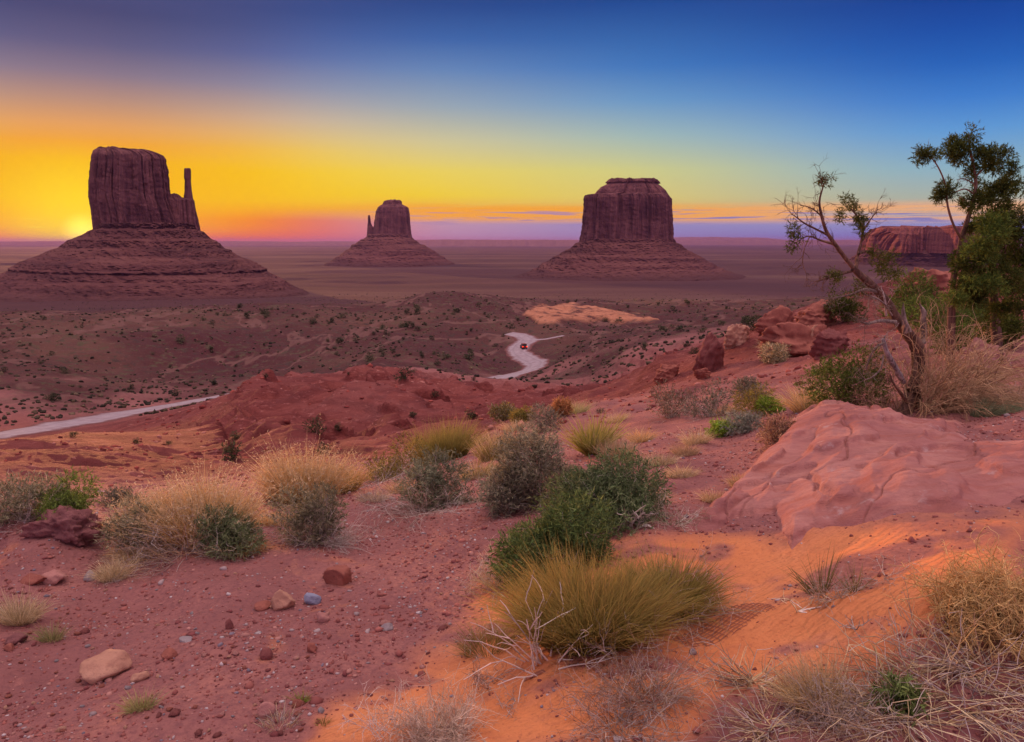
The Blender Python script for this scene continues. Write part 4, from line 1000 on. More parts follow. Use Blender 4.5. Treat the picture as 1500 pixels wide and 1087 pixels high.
    grass('grass_clump', 870, 948, 250, 132, 'wide olive-yellow wiry grass mound, largest plant at centre foreground', 'grass', OLIVE+[(.30,.19,.05),(.34,.20,.07)], 28, n=6500, spread=.75, droop=.3, twigs=30, bw=.0034, tip=[(.36,.27,.08)])
    grass('grass_clump', 985, 905, 120, 96, 'olive wiry grass and brown stems at the right end of the wide mound', 'grass', OLIVE+[(.30,.17,.06)], 29, n=2200, spread=.8, droop=.35, twigs=30, bw=.0034)
    grass('grass_clump', 715, 958, 110, 50, 'thin olive stems at the left end of the wide mound', 'grass', [(.20,.16,.05),(.26,.19,.07)], 30, n=420, spread=1.0, droop=.3, twigs=16)
    T('dead_brush', 1000, 915, 150, 46, 'dry brown twigs heaped at the right foot of the wide olive mound', 'dry brush', TAN_T+TWIG, 31, n=50, up=.3)
    T('dead_brush', 800, 985, 170, 78, 'pale bare curved stems rising in front of the wide olive mound', 'dry brush', PALE, 32, n=17, up=.75, levels=2, nch=3, rad=.0042, spread=.45, wig=.16)
    T('dead_brush', 725, 862, 76, 84, 'pale dry bush at the left foot of the dark green low shrub', 'dry brush', PALE+STRAW, 33, n=60, up=.75)
    T('dead_brush', 735, 868, 100, 22, 'low dry twigs on orange sand under the pale dry bush', 'dry brush', TWIG+TAN_T, 34, n=30, up=.15)
    grass('yucca', 868, 668, 74, 66, 'spiky yellow-green yucca behind the largest green shrub', 'yucca', [(.30,.27,.05),(.24,.24,.05),(.36,.32,.08)], 35, n=420, spread=.95, droop=.12, bw=.012, base=.10, tip=[(.40,.34,.12)])
    grass('grass_clump', 905, 672, 70, 40, 'straw grass right of the spiky yucca', 'grass', STRAW+[(.40,.28,.16)], 36, n=900)
    for i, (ty, x, y, w, h, pal, lab) in enumerate([
        ('b', 738, 616, 44, 26, SAGE+OLIVE, 'small grey-olive bush on the far edge of the red shelf'),
        ('b', 765, 618, 34, 18, OLIVE, 'tiny olive bush next to the small grey-olive one on the red shelf'),
        ('g', 752, 632, 34, 24, STRAW, 'pale straw tuft below the tiny olive bush'),
        ('b', 797, 634, 62, 40, SAGED, 'dark brownish bush behind the yucca, to its left'),
        ('b', 826, 610, 30, 20, [(.40,.20,.08),(.34,.17,.08)], 'small orange-brown bush above the dark brownish bush'),
        ('g', 842, 606, 60, 26, [(.40,.38,.16),(.46,.42,.22)], 'pale yellow-green grass on the slope edge left of the hillside bushes'),
        ('b', 985, 614, 84, 50, SAGED+BROWN, 'dark grey-brown bush, leftmost of the hillside bushes'),
        ('b', 1048, 612, 96, 60, SAGED, 'biggest dark grey bush on the hillside below the tall boulder'),
        ('b', 1100, 586, 62, 42, SAGED, 'dark grey bush right of and above the biggest hillside bush'),
        ('b', 1112, 612, 74, 42, OLIVE, 'olive-yellow bush right of the biggest dark hillside bush'),
        ('b', 1137, 606, 46, 22, LIME, 'bright lime-green plant beside the olive-yellow hillside bush'),
        ('g', 1186, 598, 62, 56, GOLD+STRAW, 'golden-brown grass left of the green bush under the leaning tree'),
        ('b', 1056, 640, 34, 20, LIME, 'small lime-green plant on bare soil, lower of the two lime plants'),
        ('b', 1094, 634, 50, 30, [(.22,.23,.18),(.28,.28,.22)], 'silvery grey-green bush right of the lower lime plant'),
        ('g', 1022, 650, 50, 30, STRAW, 'straw tuft left of the lower lime plant'),
        ('g', 968, 682, 66, 30, STRAW, 'wide straw patch on the slope right of the largest green shrub'),
        ('g', 940, 648, 44, 30, STRAW+GOLD, 'golden straw tuft halfway between yucca and hillside bushes'),
        ('g', 905, 618, 44, 20, STRAW, 'low straw grass just beyond the yucca'),
        ('g', 1132, 514, 30, 26, STRAW, 'upper pale tuft among the hillside boulders'),
        ('b', 1136, 532, 36, 24, SAGE+STRAW, 'lower pale bush among the hillside boulders'),
        ('b', 1145, 656, 74, 40, BROWN+TAN_T, 'brown twiggy plant at the left edge of the slickrock slab top'),
        ('g', 1052, 738, 60, 26, STRAW+TAN_T, 'dry straw at the left foot of the slickrock slab'),
        ('g', 1088, 712, 46, 26, STRAW+TAN_T, 'dry straw halfway up the left edge of the slickrock slab'),
        ('g', 1006, 668, 50, 26, [(.40,.26,.15),(.46,.32,.2)], 'tan dry grass below the biggest dark hillside bush'),
        ('g', 1072, 606, 70, 22, STRAW+GOLD, 'golden grass fringe at the foot of the hillside bushes')]):
        if ty == 'b': bush('bush', x, y, w, h, lab, 'bush', pal, 60+i, n=520, dead=12, stem_n=30)
        else: grass('grass_clump', x, y, w, h, lab, 'grass', pal, 60+i, n=620, spread=.8, droop=.4)
    for i, (x, y, w, h, pal, lab) in enumerate([
        (700, 700, 70, 40, STRAW+OLIVE, 'straw and olive tuft between the round sagebrush and the large grey-brown bush'),
        (590, 722, 70, 34, STRAW+TAN_T, 'tan dry grass on the dune crest left of the round sagebrush'),
        (545, 735, 60, 26, STRAW+TWIG, 'low pale dry grass in the hollow of red sand'),
        (395, 770, 50, 34, STRAW+GOLD, 'straw tuft filling the gap between the two golden clumps'),
        (950, 740, 60, 40, STRAW+TAN_T, 'dry tan grass at the right edge of the largest green shrub'),
        (1000, 700, 60, 24, STRAW, 'thin pale grass on the red soil left of the slickrock slab'),
        (780, 655, 70, 30, STRAW+SAGE, 'greyish dry grass behind the large grey-brown bush'),
        (690, 655, 60, 30, OLIVE+STRAW, 'olive dry grass right of the dense olive-green grass')]):
        grass('grass_clump', x, y, w, h, lab, 'grass', pal, 170+i, n=620, spread=.85, droop=.45, twigs=10)
    # right foreground
    T('tumbleweed', 1482, 935, 180, 290, 'huge yellow tangled tumbleweed bush at the right edge', 'tumbleweed', [(.50,.32,.13),(.58,.40,.18),(.42,.25,.10)], 110, n=260, up=.75, levels=4, nch=3, rad=.0034, spread=.9, base=.42, length=.42, ratio=.62)
    T('dead_brush', 1410, 905, 110, 70, 'yellow sprig branches reaching left from the tumbleweed over sand', 'dry brush', GOLD, 111, n=30, up=.4, levels=3, rad=.003)
    grass('grass_clump', 1205, 872, 90, 74, 'sparse dark green wiry stems on the orange sand', 'grass', [(.13,.12,.04),(.17,.14,.05),(.22,.16,.06)], 112, n=60, spread=.9, droop=.1, bw=.0035, base=.16, lean=(-.35, 0))
    grass('grass_clump', 1255, 868, 70, 50, 'few olive stems right of the sparse dark wiry ones', 'grass', [(.18,.15,.05),(.24,.18,.07)], 113, n=34, spread=.9, droop=.1, bw=.003, base=.16, lean=(-.2, 0))
    T('dead_brush', 1232, 878, 74, 26, 'grey dry twig knot below the sparse wiry stems', 'dry brush', TWIG+TAN_T, 114, n=34, up=.3)
    T('dead_brush', 1300, 852, 70, 22, 'grey twig lying on sand left of the tumbleweed sprigs', 'dry brush', TWIG, 115, n=20, up=.15)
    T('dead_brush', 1175, 905, 110, 36, 'bent pale stick with side twigs lying across the netting', 'dry brush', PALE+STRAW, 116, n=5, base=.02, up=.3, levels=3, rad=.004)
    T('dead_brush', 1258, 925, 60, 40, 'thin forked stick alone on orange sand', 'dry brush', TWIG, 117, n=4, base=.02, up=.15, levels=2, rad=.003)
    T('dead_brush', 1340, 962, 70, 26, 'little dry sprig on sand below the tumbleweed', 'dry brush', TWIG+STRAW, 118, n=14, up=.3)
    grass('grass_clump', 1200, 1040, 110, 84, 'upright straw-yellow tuft at bottom right of centre', 'grass', GOLD+STRAW, 119, n=900, spread=.6, droop=.35, tip=STRAW, twigs=40, lean=(-.3, 0))
    T('dead_brush', 1240, 1072, 130, 60, 'grey-tan dead twig heap below the straw-yellow tuft', 'dry brush', TAN_T+TWIG, 120, n=110, up=.4)
    T('dead_brush', 948, 1040, 150, 62, 'brown dead grass heap on sand at bottom centre', 'dry brush', BROWN+TAN_T+TWIG, 121, n=120, up=.45)
    T('dead_brush', 910, 1085, 150, 40, 'darker twig mat spreading below the brown dead grass heap', 'dry brush', BROWN+TWIG, 122, n=80, up=.2)
    T('dead_brush', 645, 1096, 130, 44, 'pale pinkish dry bush cut by the bottom edge', 'dry brush', [(.50,.36,.27),(.42,.29,.21),(.58,.44,.34)], 123, n=130, up=.7, rad=.0017)
    T('dead_brush', 560, 1086, 120, 54, 'thin white dry stems left of the pale pinkish bush', 'dry brush', PALE, 124, n=14, up=.5, levels=3, rad=.0016)
    T('dead_brush', 712, 1010, 70, 44, 'dark twig snag on the dune below the wide olive mound', 'dry brush', TWIG+BROWN, 125, n=18, up=.5)
    T('dead_brush', 745, 1040, 60, 18, 'grey twig crumbs on the lower dune left of the dead grass heap', 'dry brush', TWIG, 126, n=18, up=.15)
    for i, (x, y, w, h, lab) in enumerate([
        (1340, 1000, 120, 34, 'dry litter of twigs below the lone sprig on sand'), (1435, 985, 120, 46, 'brown twig litter under the tumbleweed'),
        (1420, 1040, 170, 56, 'wide heap of grey sticks at the lower right edge'), (1330, 1080, 170, 44, 'long thin straw stalks lying at the bottom right'),
        (1470, 1083, 120, 44, 'stalk pile in the bottom right corner'), (1130, 1080, 110, 40, 'twig scraps at the bottom between two dead heaps'), (1290, 1030, 90, 30, 'loose sticks beside the small green sprout'),
        (1110, 1010, 90, 36, 'thin dry weeds above the twig scraps')]):
        T('twig_litter', x, y, w, h, lab, 'twigs', STRAW+TWIG+TAN_T, 130+i, n=54, up=.22, levels=2, nch=3, rad=.0026, wig=.14, length=.8)
    bush('bush', 1322, 1040, 28, 20, 'small green sprout among the bottom right twigs', 'bush', [(.16,.20,.06),(.12,.16,.05)], 140, n=160, dead=0, stem_n=12)
    for i, (x, y, w, h, n, pal, lab) in enumerate([
        (22, 915, 66, 54, 900, STRAW, 'straw tuft growing at the left edge'), (72, 940, 44, 34, 260, [(.34,.30,.13),(.26,.24,.10)], 'small yellow-green tuft near the left edge'),
        (203, 1042, 54, 36, 320, [(.32,.30,.11),(.38,.34,.16)], 'small yellow-green tuft below the largest pale rock'), (440, 1030, 22, 26, 90, LIME+OLIVE, 'tiny green sprig at the edge of the orange sand'),
        (472, 1062, 24, 14, 60, OLIVE, 'tiny olive sprig on the orange sand'), (405, 1068, 90, 26, 200, STRAW+TWIG, 'flattened dry weed left of the pale pinkish bush')]):
        grass('grass_clump', x, y, w, h, lab, 'grass', pal, 150+i, n=n, spread=.8, droop=.35)
foreground_plants()

# ------------------------------------------------------------------ the junipers on the right
def spline(P, n):
    P = np.asarray(P, float); k = len(P); Q = np.concatenate([[2*P[0]-P[1]], P, [2*P[-1]-P[-2]]]); out = []
    for s in np.linspace(0, k-1-1e-6, n):
        i = int(s); t = s-i; a, b, c, d = Q[i], Q[i+1], Q[i+2], Q[i+3]
        out.append(.5*(2*b+(c-a)*t+(2*a-5*b+4*c-d)*t*t+(3*b-a-3*c+d)*t**3))
    return np.array(out)
RS = .50
def limb(geo, g, pts, D, pal, sides=9, n=26, gnarl=.12):
    """pts: (pixel x, pixel y, depth offset, pixel radius)"""
    W = np.array([at_depth(a, b, D+c) for a, b, c, r in pts]); rr = np.array([r*RS*(D+c)/F for a, b, c, r in pts])
    S = spline(np.column_stack([W, rr]), n); P = S[:, :3]; rad = np.maximum(S[:, 3], .0015)
    V0 = len(geo.V); tubes(geo, P[None], rad[None], pick(g, pal, 1, .08), sides)
    V = geo.V[V0]; c = np.repeat(P, sides, 0); th = np.tile(np.arange(sides), n); d = V-c
    V[:] = c + d*(1+gnarl*3*fbm(th*1.9, np.repeat(np.arange(n), sides)*.22, 2, .5, int(g.integers(90))))[:, None]
    geo.C[V0] = geo.C[V0]*(1+.35*fbm(th*2.3, np.repeat(np.arange(n), sides)*.35, 2, .5, 7))[:, None]
    return P
def tuft(geo, g, px, py, rx, ry, D, pal, n, leaf=.022, per=8):
    c = at_depth(px, py, D); m = D/F; d = unit(g.normal(size=(n, 3))); q = g.random(n)**.45
    nl = 5; lc = g.normal(size=(nl, 3))*np.array([rx, (rx+ry)*.45, ry])*m*.55; lr = g.uniform(.28, .62, nl); kk = g.integers(nl, size=n)
    ps = c + lc[kk] + d*q[:, None]*lr[kk][:, None]*np.array([rx*m, (rx+ry)*.45*m, ry*m])*1.15
    out = unit(d + .6*g.normal(size=(n, 3)) + np.array([0, 0, .3])); t = g.random((n, per))
    root = (ps[:, None]+out[:, None]*(t*leaf*1.9)[..., None]).reshape(-1, 3)
    tone = np.repeat(.7+.6*g.random(n), per)
    blades(geo, g, root, np.repeat(out, per, 0)+.6*g.normal(size=(n*per, 3)), leaf*g.uniform(.6, 1.3, n*per), leaf*.26, pal, .05, .1, 1)
    geo.C[-1] = geo.C[-1]*np.repeat(tone, 3)[:, None]
def local(o, parent):
    me = o.data; c = np.empty(len(me.vertices)*3, np.float32); me.vertices.foreach_get('co', c); c = c.reshape(-1, 3)-np.array(parent.location, np.float32)
    me.vertices.foreach_set('co', c.ravel()); me.update(); o.parent = parent; return o

def leaning_tree():
    g = np.random.default_rng(501); p = hit(1328, 608); D = p[1]+.1
    o = empty('juniper_tree', (p[0], D, p[2]), 'leaning half-dead juniper with bare twisted branches and a pale broken stub', 'tree')
    bark = [(.21, .115, .080), (.17, .09, .065)]; grey = [(.31, .235, .20), (.26, .19, .16)]
    t = Geo()
    limb(t, g, [(1322,618,-.05,26),(1328,596,0,20),(1338,566,.05,16),(1346,536,.1,17),(1343,508,.1,19),(1328,487,.08,17),(1312,464,.05,14),(1296,438,0,12),(1272,413,-.1,11),(1250,393,-.15,9)], D, bark, 12, 46, .10)
    limb(t, g, [(1350,612,.1,12),(1344,585,.1,12),(1340,560,.05,9),(1342,530,.05,6)], D, bark, 9, 20, .12)
    limb(t, g, [(1346,520,.15,12),(1352,495,.2,10),(1352,470,.2,9),(1353,458,.2,8),(1349,450,.2,4),(1346,444,.2,.8)], D, grey, 10, 22, .10)
    limb(t, g, [(1328,486,.0,12),(1324,466,-.03,7),(1323,450,-.04,3.5),(1324,443,-.04,.5)], D, grey, 9, 14, .12)
    local(t.build('trunk', BARK), o)
    def br(pts, pal=bark, sub=6, n=22, w=1.0):
        s = Geo(); P = limb(s, g, pts, D, pal, 7, n, .06)
        if sub:
            sub = sub*2; k = g.integers(n//4, n, sub); tn = unit(np.gradient(P, axis=0))[k]; L = .035*np.ones(sub)*D/7*w*g.uniform(.6, 2.2, sub)
            branchy(s, g, P[k], unit(tn+g.normal(size=(sub, 3))*.8), L*2.3, .0026, pal, 3, 3, .55, .65, .24)
        local(s.build('branch', BARK), o)
    br([(1262,404,-.12,8),(1244,385,-.15,7),(1228,364,-.2,6),(1212,342,-.22,5),(1204,318,-.25,4),(1200,296,-.25,3),(1205,276,-.25,2.2),(1209,264,-.25,1.4)], sub=10)
    br([(1214,345,-.2,4),(1196,336,-.3,3),(1180,328,-.35,2.4),(1166,318,-.4,1.6),(1158,312,-.4,1)], sub=8)
    br([(1222,358,-.2,4),(1202,352,-.1,3),(1186,346,-.05,2.2),(1172,350,0,1.4)], sub=7)
    br([(1204,318,-.25,2.6),(1196,310,-.3,2),(1184,303,-.3,1.5),(1172,301,-.3,1)], sub=5)
    br([(1254,398,-.1,6),(1256,376,-.05,5),(1262,352,0,4),(1264,335,.02,3.2),(1256,318,.05,2.6),(1247,306,.05,1.6)], sub=9)
    br([(1264,340,0,3),(1272,326,.05,2.2),(1280,315,.08,1.5),(1286,306,.1,.9)], sub=6)
    br([(1258,372,-.05,4),(1270,368,0,3.4),(1282,374,.02,2.8),(1292,380,.05,2)], sub=4)
    br([(1250,396,-.1,5),(1230,402,-.25,4),(1210,408,-.35,3),(1196,412,-.4,2)], sub=10)
    br([(1290,430,0,6),(1268,424,-.2,4),(1244,432,-.3,3),(1222,436,-.4,2)], pal=grey, sub=12)
    br([(1186,346,-.1,1.8),(1178,366,-.15,1.6),(1176,386,-.15,1.2),(1182,404,-.15,.8)], sub=4, n=14)
    br([(1312,472,-.05,6),(1290,470,-.25,5),(1272,474,-.35,4),(1262,472,-.4,2)], pal=grey, sub=8)
    br([(1306,462,-.1,3.4),(1296,446,-.2,2.8),(1282,436,-.3,2.4),(1268,432,-.35,1.4)], pal=grey, sub=9)
    br([(1298,462,-.1,4),(1296,440,-.15,3),(1293,426,-.15,1.6)], pal=PALE, sub=2, n=12)
    br([(1324,560,-.05,7),(1312,540,-.15,9),(1300,520,-.25,9),(1294,500,-.3,6),(1297,492,-.3,1)], pal=[(.46,.38,.36)], sub=5)
    br([(1296,502,-.3,4),(1284,508,-.4,3.4),(1276,520,-.4,3),(1268,540,-.4,2)], pal=grey, sub=6)
    br([(1294,520,-.3,3),(1290,540,-.35,2.6),(1278,552,-.4,2),(1268,556,-.4,1)], pal=grey, sub=5)
    br([(1330,590,-.1,6),(1318,574,-.2,4.4),(1308,560,-.25,3),(1304,548,-.25,1.5)], sub=5)
    # tufts that are still green
    f = Geo()
    for px, py, rx, ry, dd, n in [(1162,348,11,17,-.1,150),(1205,266,8,6,-.25,70),(1245,302,11,10,.05,120),(1256,322,9,8,.03,90),(1263,334,8,12,0,90),(1233,318,7,6,.05,50),(1276,372,8,6,0,40),(1298,384,14,16,.05,150),(1288,398,10,10,.05,80),(1262,418,12,14,.05,90),(1215,402,8,5,-.35,40),(1226,414,10,10,-.3,60),(1310,400,10,10,.1,70)]:
        tuft(f, g, px, py, rx, ry, D+dd, JUN+[(.14,.12,.04)], int(n*1.1), .022)
    local(f.build('foliage', LEAF), o)
def tall_tree():
    g = np.random.default_rng(502); D = 9.6; b = hit(1392, 520); gz = float(GZ(at_depth(1392, 470, D)[0], D)[0])
    o = empty('juniper_tree', (at_depth(1392, 470, D)[0], D, gz), 'tall dense green juniper at the right edge against the sky', 'tree')
    bark = [(.19, .105, .075), (.16, .09, .068)]; t = Geo(); basey = to_px(o.location.x, D, gz-EYE[2])[1]
    limb(t, g, [(1392,basey+6,0,11),(1394,440,0,9),(1400,392,0,8),(1409,350,0,7),(1421,310,0,5.5),(1429,275,0,4.5),(1426,244,0,3.6),(1420,215,0,2.4),(1419,196,0,1)], D, bark, 9, 40)
    limb(t, g, [(1462,basey+8,.5,14),(1456,440,.5,12),(1450,410,.45,10),(1458,370,.4,8),(1470,330,.3,5),(1478,290,.3,3)], D, bark, 9, 30)
    local(t.build('trunk', BARK), o)
    for pts in [[(1409,352,0,4),(1396,328,-.1,3.6),(1388,300,-.15,3),(1386,275,-.15,2.6),(1378,252,-.2,2.2),(1366,233,-.2,1.8),(1354,226,-.2,1.2)], [(1428,285,0,2.6),(1414,277,-.05,2.2),(1400,281,-.1,1.6),(1390,284,-.1,1)], [(1427,262,0,2.6),(1440,248,.05,2.2),(1455,240,.1,1.6),(1468,236,.1,1)], [(1452,425,.3,7),(1430,432,.1,5),(1408,440,-.1,3),(1390,452,-.2,2)], [(1460,380,.4,4),(1480,360,.3,3),(1496,340,.3,2)], [(1428,270,0,2),(1412,262,0,1.4),(1402,263,0,.8)]]:
        s = Geo(); P = limb(s, g, pts, D, bark, 7, 20, .06); k = g.integers(6, 20, 6)
        branchy(s, g, P[k], g.normal(size=(6, 3)), .12*g.uniform(.5, 1.3, 6), .003, bark, 2, 3); local(s.build('branch', WOOD), o)
    f = Geo()
    for px, py, rx, ry, dd, n in [(1419,208,15,18,0,220),(1408,222,17,10,0,150),(1432,226,16,10,0,140),(1450,236,15,12,.05,160),(1472,234,15,15,.1,180),(1424,252,10,10,0,90),(1398,230,9,8,0,60),
        (1352,230,9,7,-.2,80),(1364,226,7,6,-.2,60),(1386,277,12,14,-.15,170),(1420,296,12,12,0,110),(1446,276,18,15,.1,200),(1474,266,20,19,.15,250),(1456,302,24,20,.1,300),(1486,306,22,25,.2,320),
        (1432,330,16,13,0,170),(1468,342,30,24,.1,420),(1442,372,28,22,.05,380),(1490,372,24,32,.2,400),(1412,388,20,20,-.1,260),(1456,412,36,24,0,480),(1402,418,18,17,-.1,220),(1490,428,26,30,.1,380),(1424,438,26,16,-.15,260),(1475,458,34,18,-.1,320)]:
        tuft(f, g, px, py, rx, ry, D+dd, JUN if py < 330 else JUN+JUNL[2:], int(n*1.7), .036)
    for px, py, rx, ry, dd, n in [(1446,352,26,20,-.3,330),(1430,368,18,12,-.35,180),(1470,330,20,14,-.25,200),(1445,420,24,14,-.4,240),(1400,440,16,12,-.4,130)]:  # yellow-green tufts: the lit lumps of the crown put into leaf colour
        tuft(f, g, px, py, rx, ry, D+dd, JUNL+[(.16, .17, .03)], int(n*1.6), .036)
    local(f.build('foliage', LEAF), o)
leaning_tree(); tall_tree()
bush('bush', 1256, 600, 114, 108, 'bright green bush left of the leaning tree trunk', 'bush', JUNL+JUN, 520, n=2000, dead=10, twig=BROWN, lobes=9)
bush('bush', 1244, 474, 62, 62, 'dark green bush on the hillside under the bare branches', 'bush', JUN, 521, n=900, dead=6, twig=BROWN)
bush('bush', 1345, 476, 92, 76, 'dark green bush right of the pale broken stub', 'bush', JUN+JUNL, 522, n=1300, dead=4, twig=BROWN)
bush('bush', 1402, 490, 120, 66, 'light green low bush under the tall juniper', 'bush', JUNL, 523, n=1300, dead=8, twig=BROWN)
bush('bush', 1440, 470, 70, 50, 'green bush between the light green low bush and the right edge', 'bush', JUN+JUNL, 524, n=900, dead=4, twig=BROWN)
bush('bush', 1476, 512, 84, 84, 'dark green bush at the right edge under the tall juniper', 'bush', JUN, 530, n=1500, dead=4, twig=BROWN)
bush('bush', 1408, 512, 90, 56, 'dark green bush just behind the arching brush pile', 'bush', JUN+JUNL, 531, n=1300, dead=4, twig=BROWN)
brush('brush_pile', 1372, 604, 130, 118, 'big arching pile of tan dry branches right of the leaning trunk', 'dry brush', TAN_T, 525, n=150, up=.8, levels=3, nch=5, rad=.0048, spread=.42, wig=.15, base=.34, length=.95, grav=.10, lean=(.75, 0, 0), k=6)
brush('dead_brush', 1478, 588, 90, 60, 'grey dry brush at the right edge behind the windblown grass', 'dry brush', TWIG, 526, n=50, up=.5)
grass('grass_clump', 1460, 608, 92, 42, 'pale green windblown grass at the right edge by the tree', 'grass', [(.24,.27,.15),(.30,.33,.20),(.18,.21,.11)], 527, n=1500, spread=.7, droop=.5, lean=(.9, 0))
grass('grass_clump', 1462, 500, 80, 36, 'golden dry grass under the trees at the right edge', 'grass', GOLD+OLIVE, 528, n=700, spread=.8)
brush('dead_brush', 1310, 606, 80, 40, 'dry orange-brown twigs around the foot of the leaning trunk', 'dry brush', TAN_T+BROWN, 529, n=40, up=.6, levels=3, rad=.003)

# ------------------------------------------------------------------ netting, car
def netting():
    g = np.random.default_rng(31); m, n, b = new_mat('net_cord'); b.inputs['Base Color'].default_value = (.34, .125, .085, 1)
    for pts, lab in (([(768,998,2),(850,968,12),(930,948,16),(1010,938,22),(1075,906,30),(1115,884,28),(1140,872,16),(1158,865,3)], 'strip of dark mesh netting half buried in sand right of the wide olive mound'),):
        c = np.array([hit_fast(a, q)[:2] for a, q, w in pts]); hw = np.array([w*depth_of(hit_fast(a, q))/F*1.15 for a, q, w in pts])
        S = spline(np.column_stack([c, hw]), 90); c = S[:, :2]; hw = S[:, 2]; tn = unit(np.gradient(c, axis=0)); nm = np.stack([tn[:, 1], -tn[:, 0]], 1)
        geo = Geo(); L = np.sum(np.linalg.norm(np.diff(c, axis=0), axis=1)); sp = .019
        def put(xy, s):
            z = GZ(xy[..., 0].ravel(), xy[..., 1].ravel()).reshape(xy.shape[:-1]) + .0035 - .012*sstep(fbm(xy[..., 0]*4, xy[..., 1]*4, 3, .5, 5), .0, .5) - .014*sstep(s + .35*fbm(xy[..., 0]*7, xy[..., 1]*7, 2, .5, 6), .7, 1.0)
            return np.concatenate([xy, z[..., None]], -1)
        for v in np.arange(-1, 1.001, sp/hw.max()):
            xy = c + nm*(hw*v*(1+.03*np.sin(np.arange(90)*.9)))[:, None]
            tubes(geo, put(xy, np.full(90, abs(v)))[None], np.full((1, 90), .0015), np.array([[1., 1, 1]]))
        ix = np.linspace(0, 89, int(L/sp)); u = np.linspace(-1, 1, 12)
        cc = np.stack([np.interp(ix, np.arange(90), c[:, k]) for k in (0, 1)], 1); nn = np.stack([np.interp(ix, np.arange(90), nm[:, k]) for k in (0, 1)], 1); hh = np.interp(ix, np.arange(90), hw)
        xy = cc[:, None] + nn[:, None]*(hh[:, None]*u)[..., None]; P = put(xy, np.broadcast_to(np.abs(u), xy.shape[:2])); tubes(geo, P, np.full(P.shape[:2], .0015), np.ones((len(P), 3)))
        tag(geo.build('netting', m), lab, 'netting')
netting()
def car():
    import bmesh
    p = hit(767, 511); o = empty('parked_car', p+np.array([0, 0, .2]), 'tiny dark red car with glowing tail lights on the winding valley road', 'car', rz=.18)
    def m_(name, c, rough, em=None):
        m, n, b = new_mat(name); b.inputs['Base Color'].default_value = (*c, 1); b.inputs['Roughness'].default_value = rough
        if em: b.inputs['Emission Color'].default_value = (*em[0], 1); b.inputs['Emission Strength'].default_value = em[1]
        return m
    paint, glass, tyre, lamp = m_('red_paint', (.25, .03, .025), .35), m_('car_glass', (.03, .03, .035), .1), m_('tyre_rubber', (.03, .03, .03), .9), m_('tail_lamp', (.5, .02, .01), .4, ((1, .05, .02), 3.0))
    def prism(name, prof, w0, mat, inset=.0):
        bm = bmesh.new(); a = [bm.verts.new((-w0, y, z)) for y, z in prof]; b = [bm.verts.new((w0, y, z)) for y, z in prof]; k = len(prof)
        bm.faces.new(a[::-1]); bm.faces.new(b)
        for i in range(k): bm.faces.new((a[i], a[(i+1) % k], b[(i+1) % k], b[i]))
        bmesh.ops.recalc_face_normals(bm, faces=bm.faces); bmesh.ops.bevel(bm, geom=bm.edges[:], offset=.06, segments=2, affect='EDGES')
        me = bpy.data.meshes.new(name); bm.to_mesh(me); bm.free(); me.materials.append(mat); q = bpy.data.objects.new(name, me); COL.objects.link(q); q.parent = o; return q
    prism('body', [(-2.2,.35),(2.2,.35),(2.25,.8),(1.3,.98),(-2.15,1.02),(-2.25,.7)], .9, paint)
    prism('cabin', [(-2.0,1.0),(1.1,1.0),(.5,1.62),(-1.7,1.66)], .78, glass)
    prism('roof', [(-1.72,1.67),(.52,1.63),(.4,1.72),(-1.6,1.76)], .74, paint)
    for x in (-.82, .82):
        for y in (-1.35, 1.4):
            V, Q = [], []; N = 20
            for sx in (-.11, .11):
                for k in range(N): V.append((x+sx, y+.34*math.cos(k*2*math.pi/N), .34+.34*math.sin(k*2*math.pi/N)))
            for k in range(N): Q.append((k, (k+1) % N, N+(k+1) % N, N+k))
            V += [(x-.11, y, .34), (x+.11, y, .34)]; T = [(2*N, (k+1) % N, k) for k in range(N)] + [(2*N+1, N+k, N+(k+1) % N) for k in range(N)]
            mesh_np('wheel', V, Q, T, tyre, o)
        q = prism('tail_light', [(-.05,-.16),(.05,-.16),(.05,.16),(-.05,.16)], .17, lamp); q.location = (x*.86, -2.27, .84)
car()

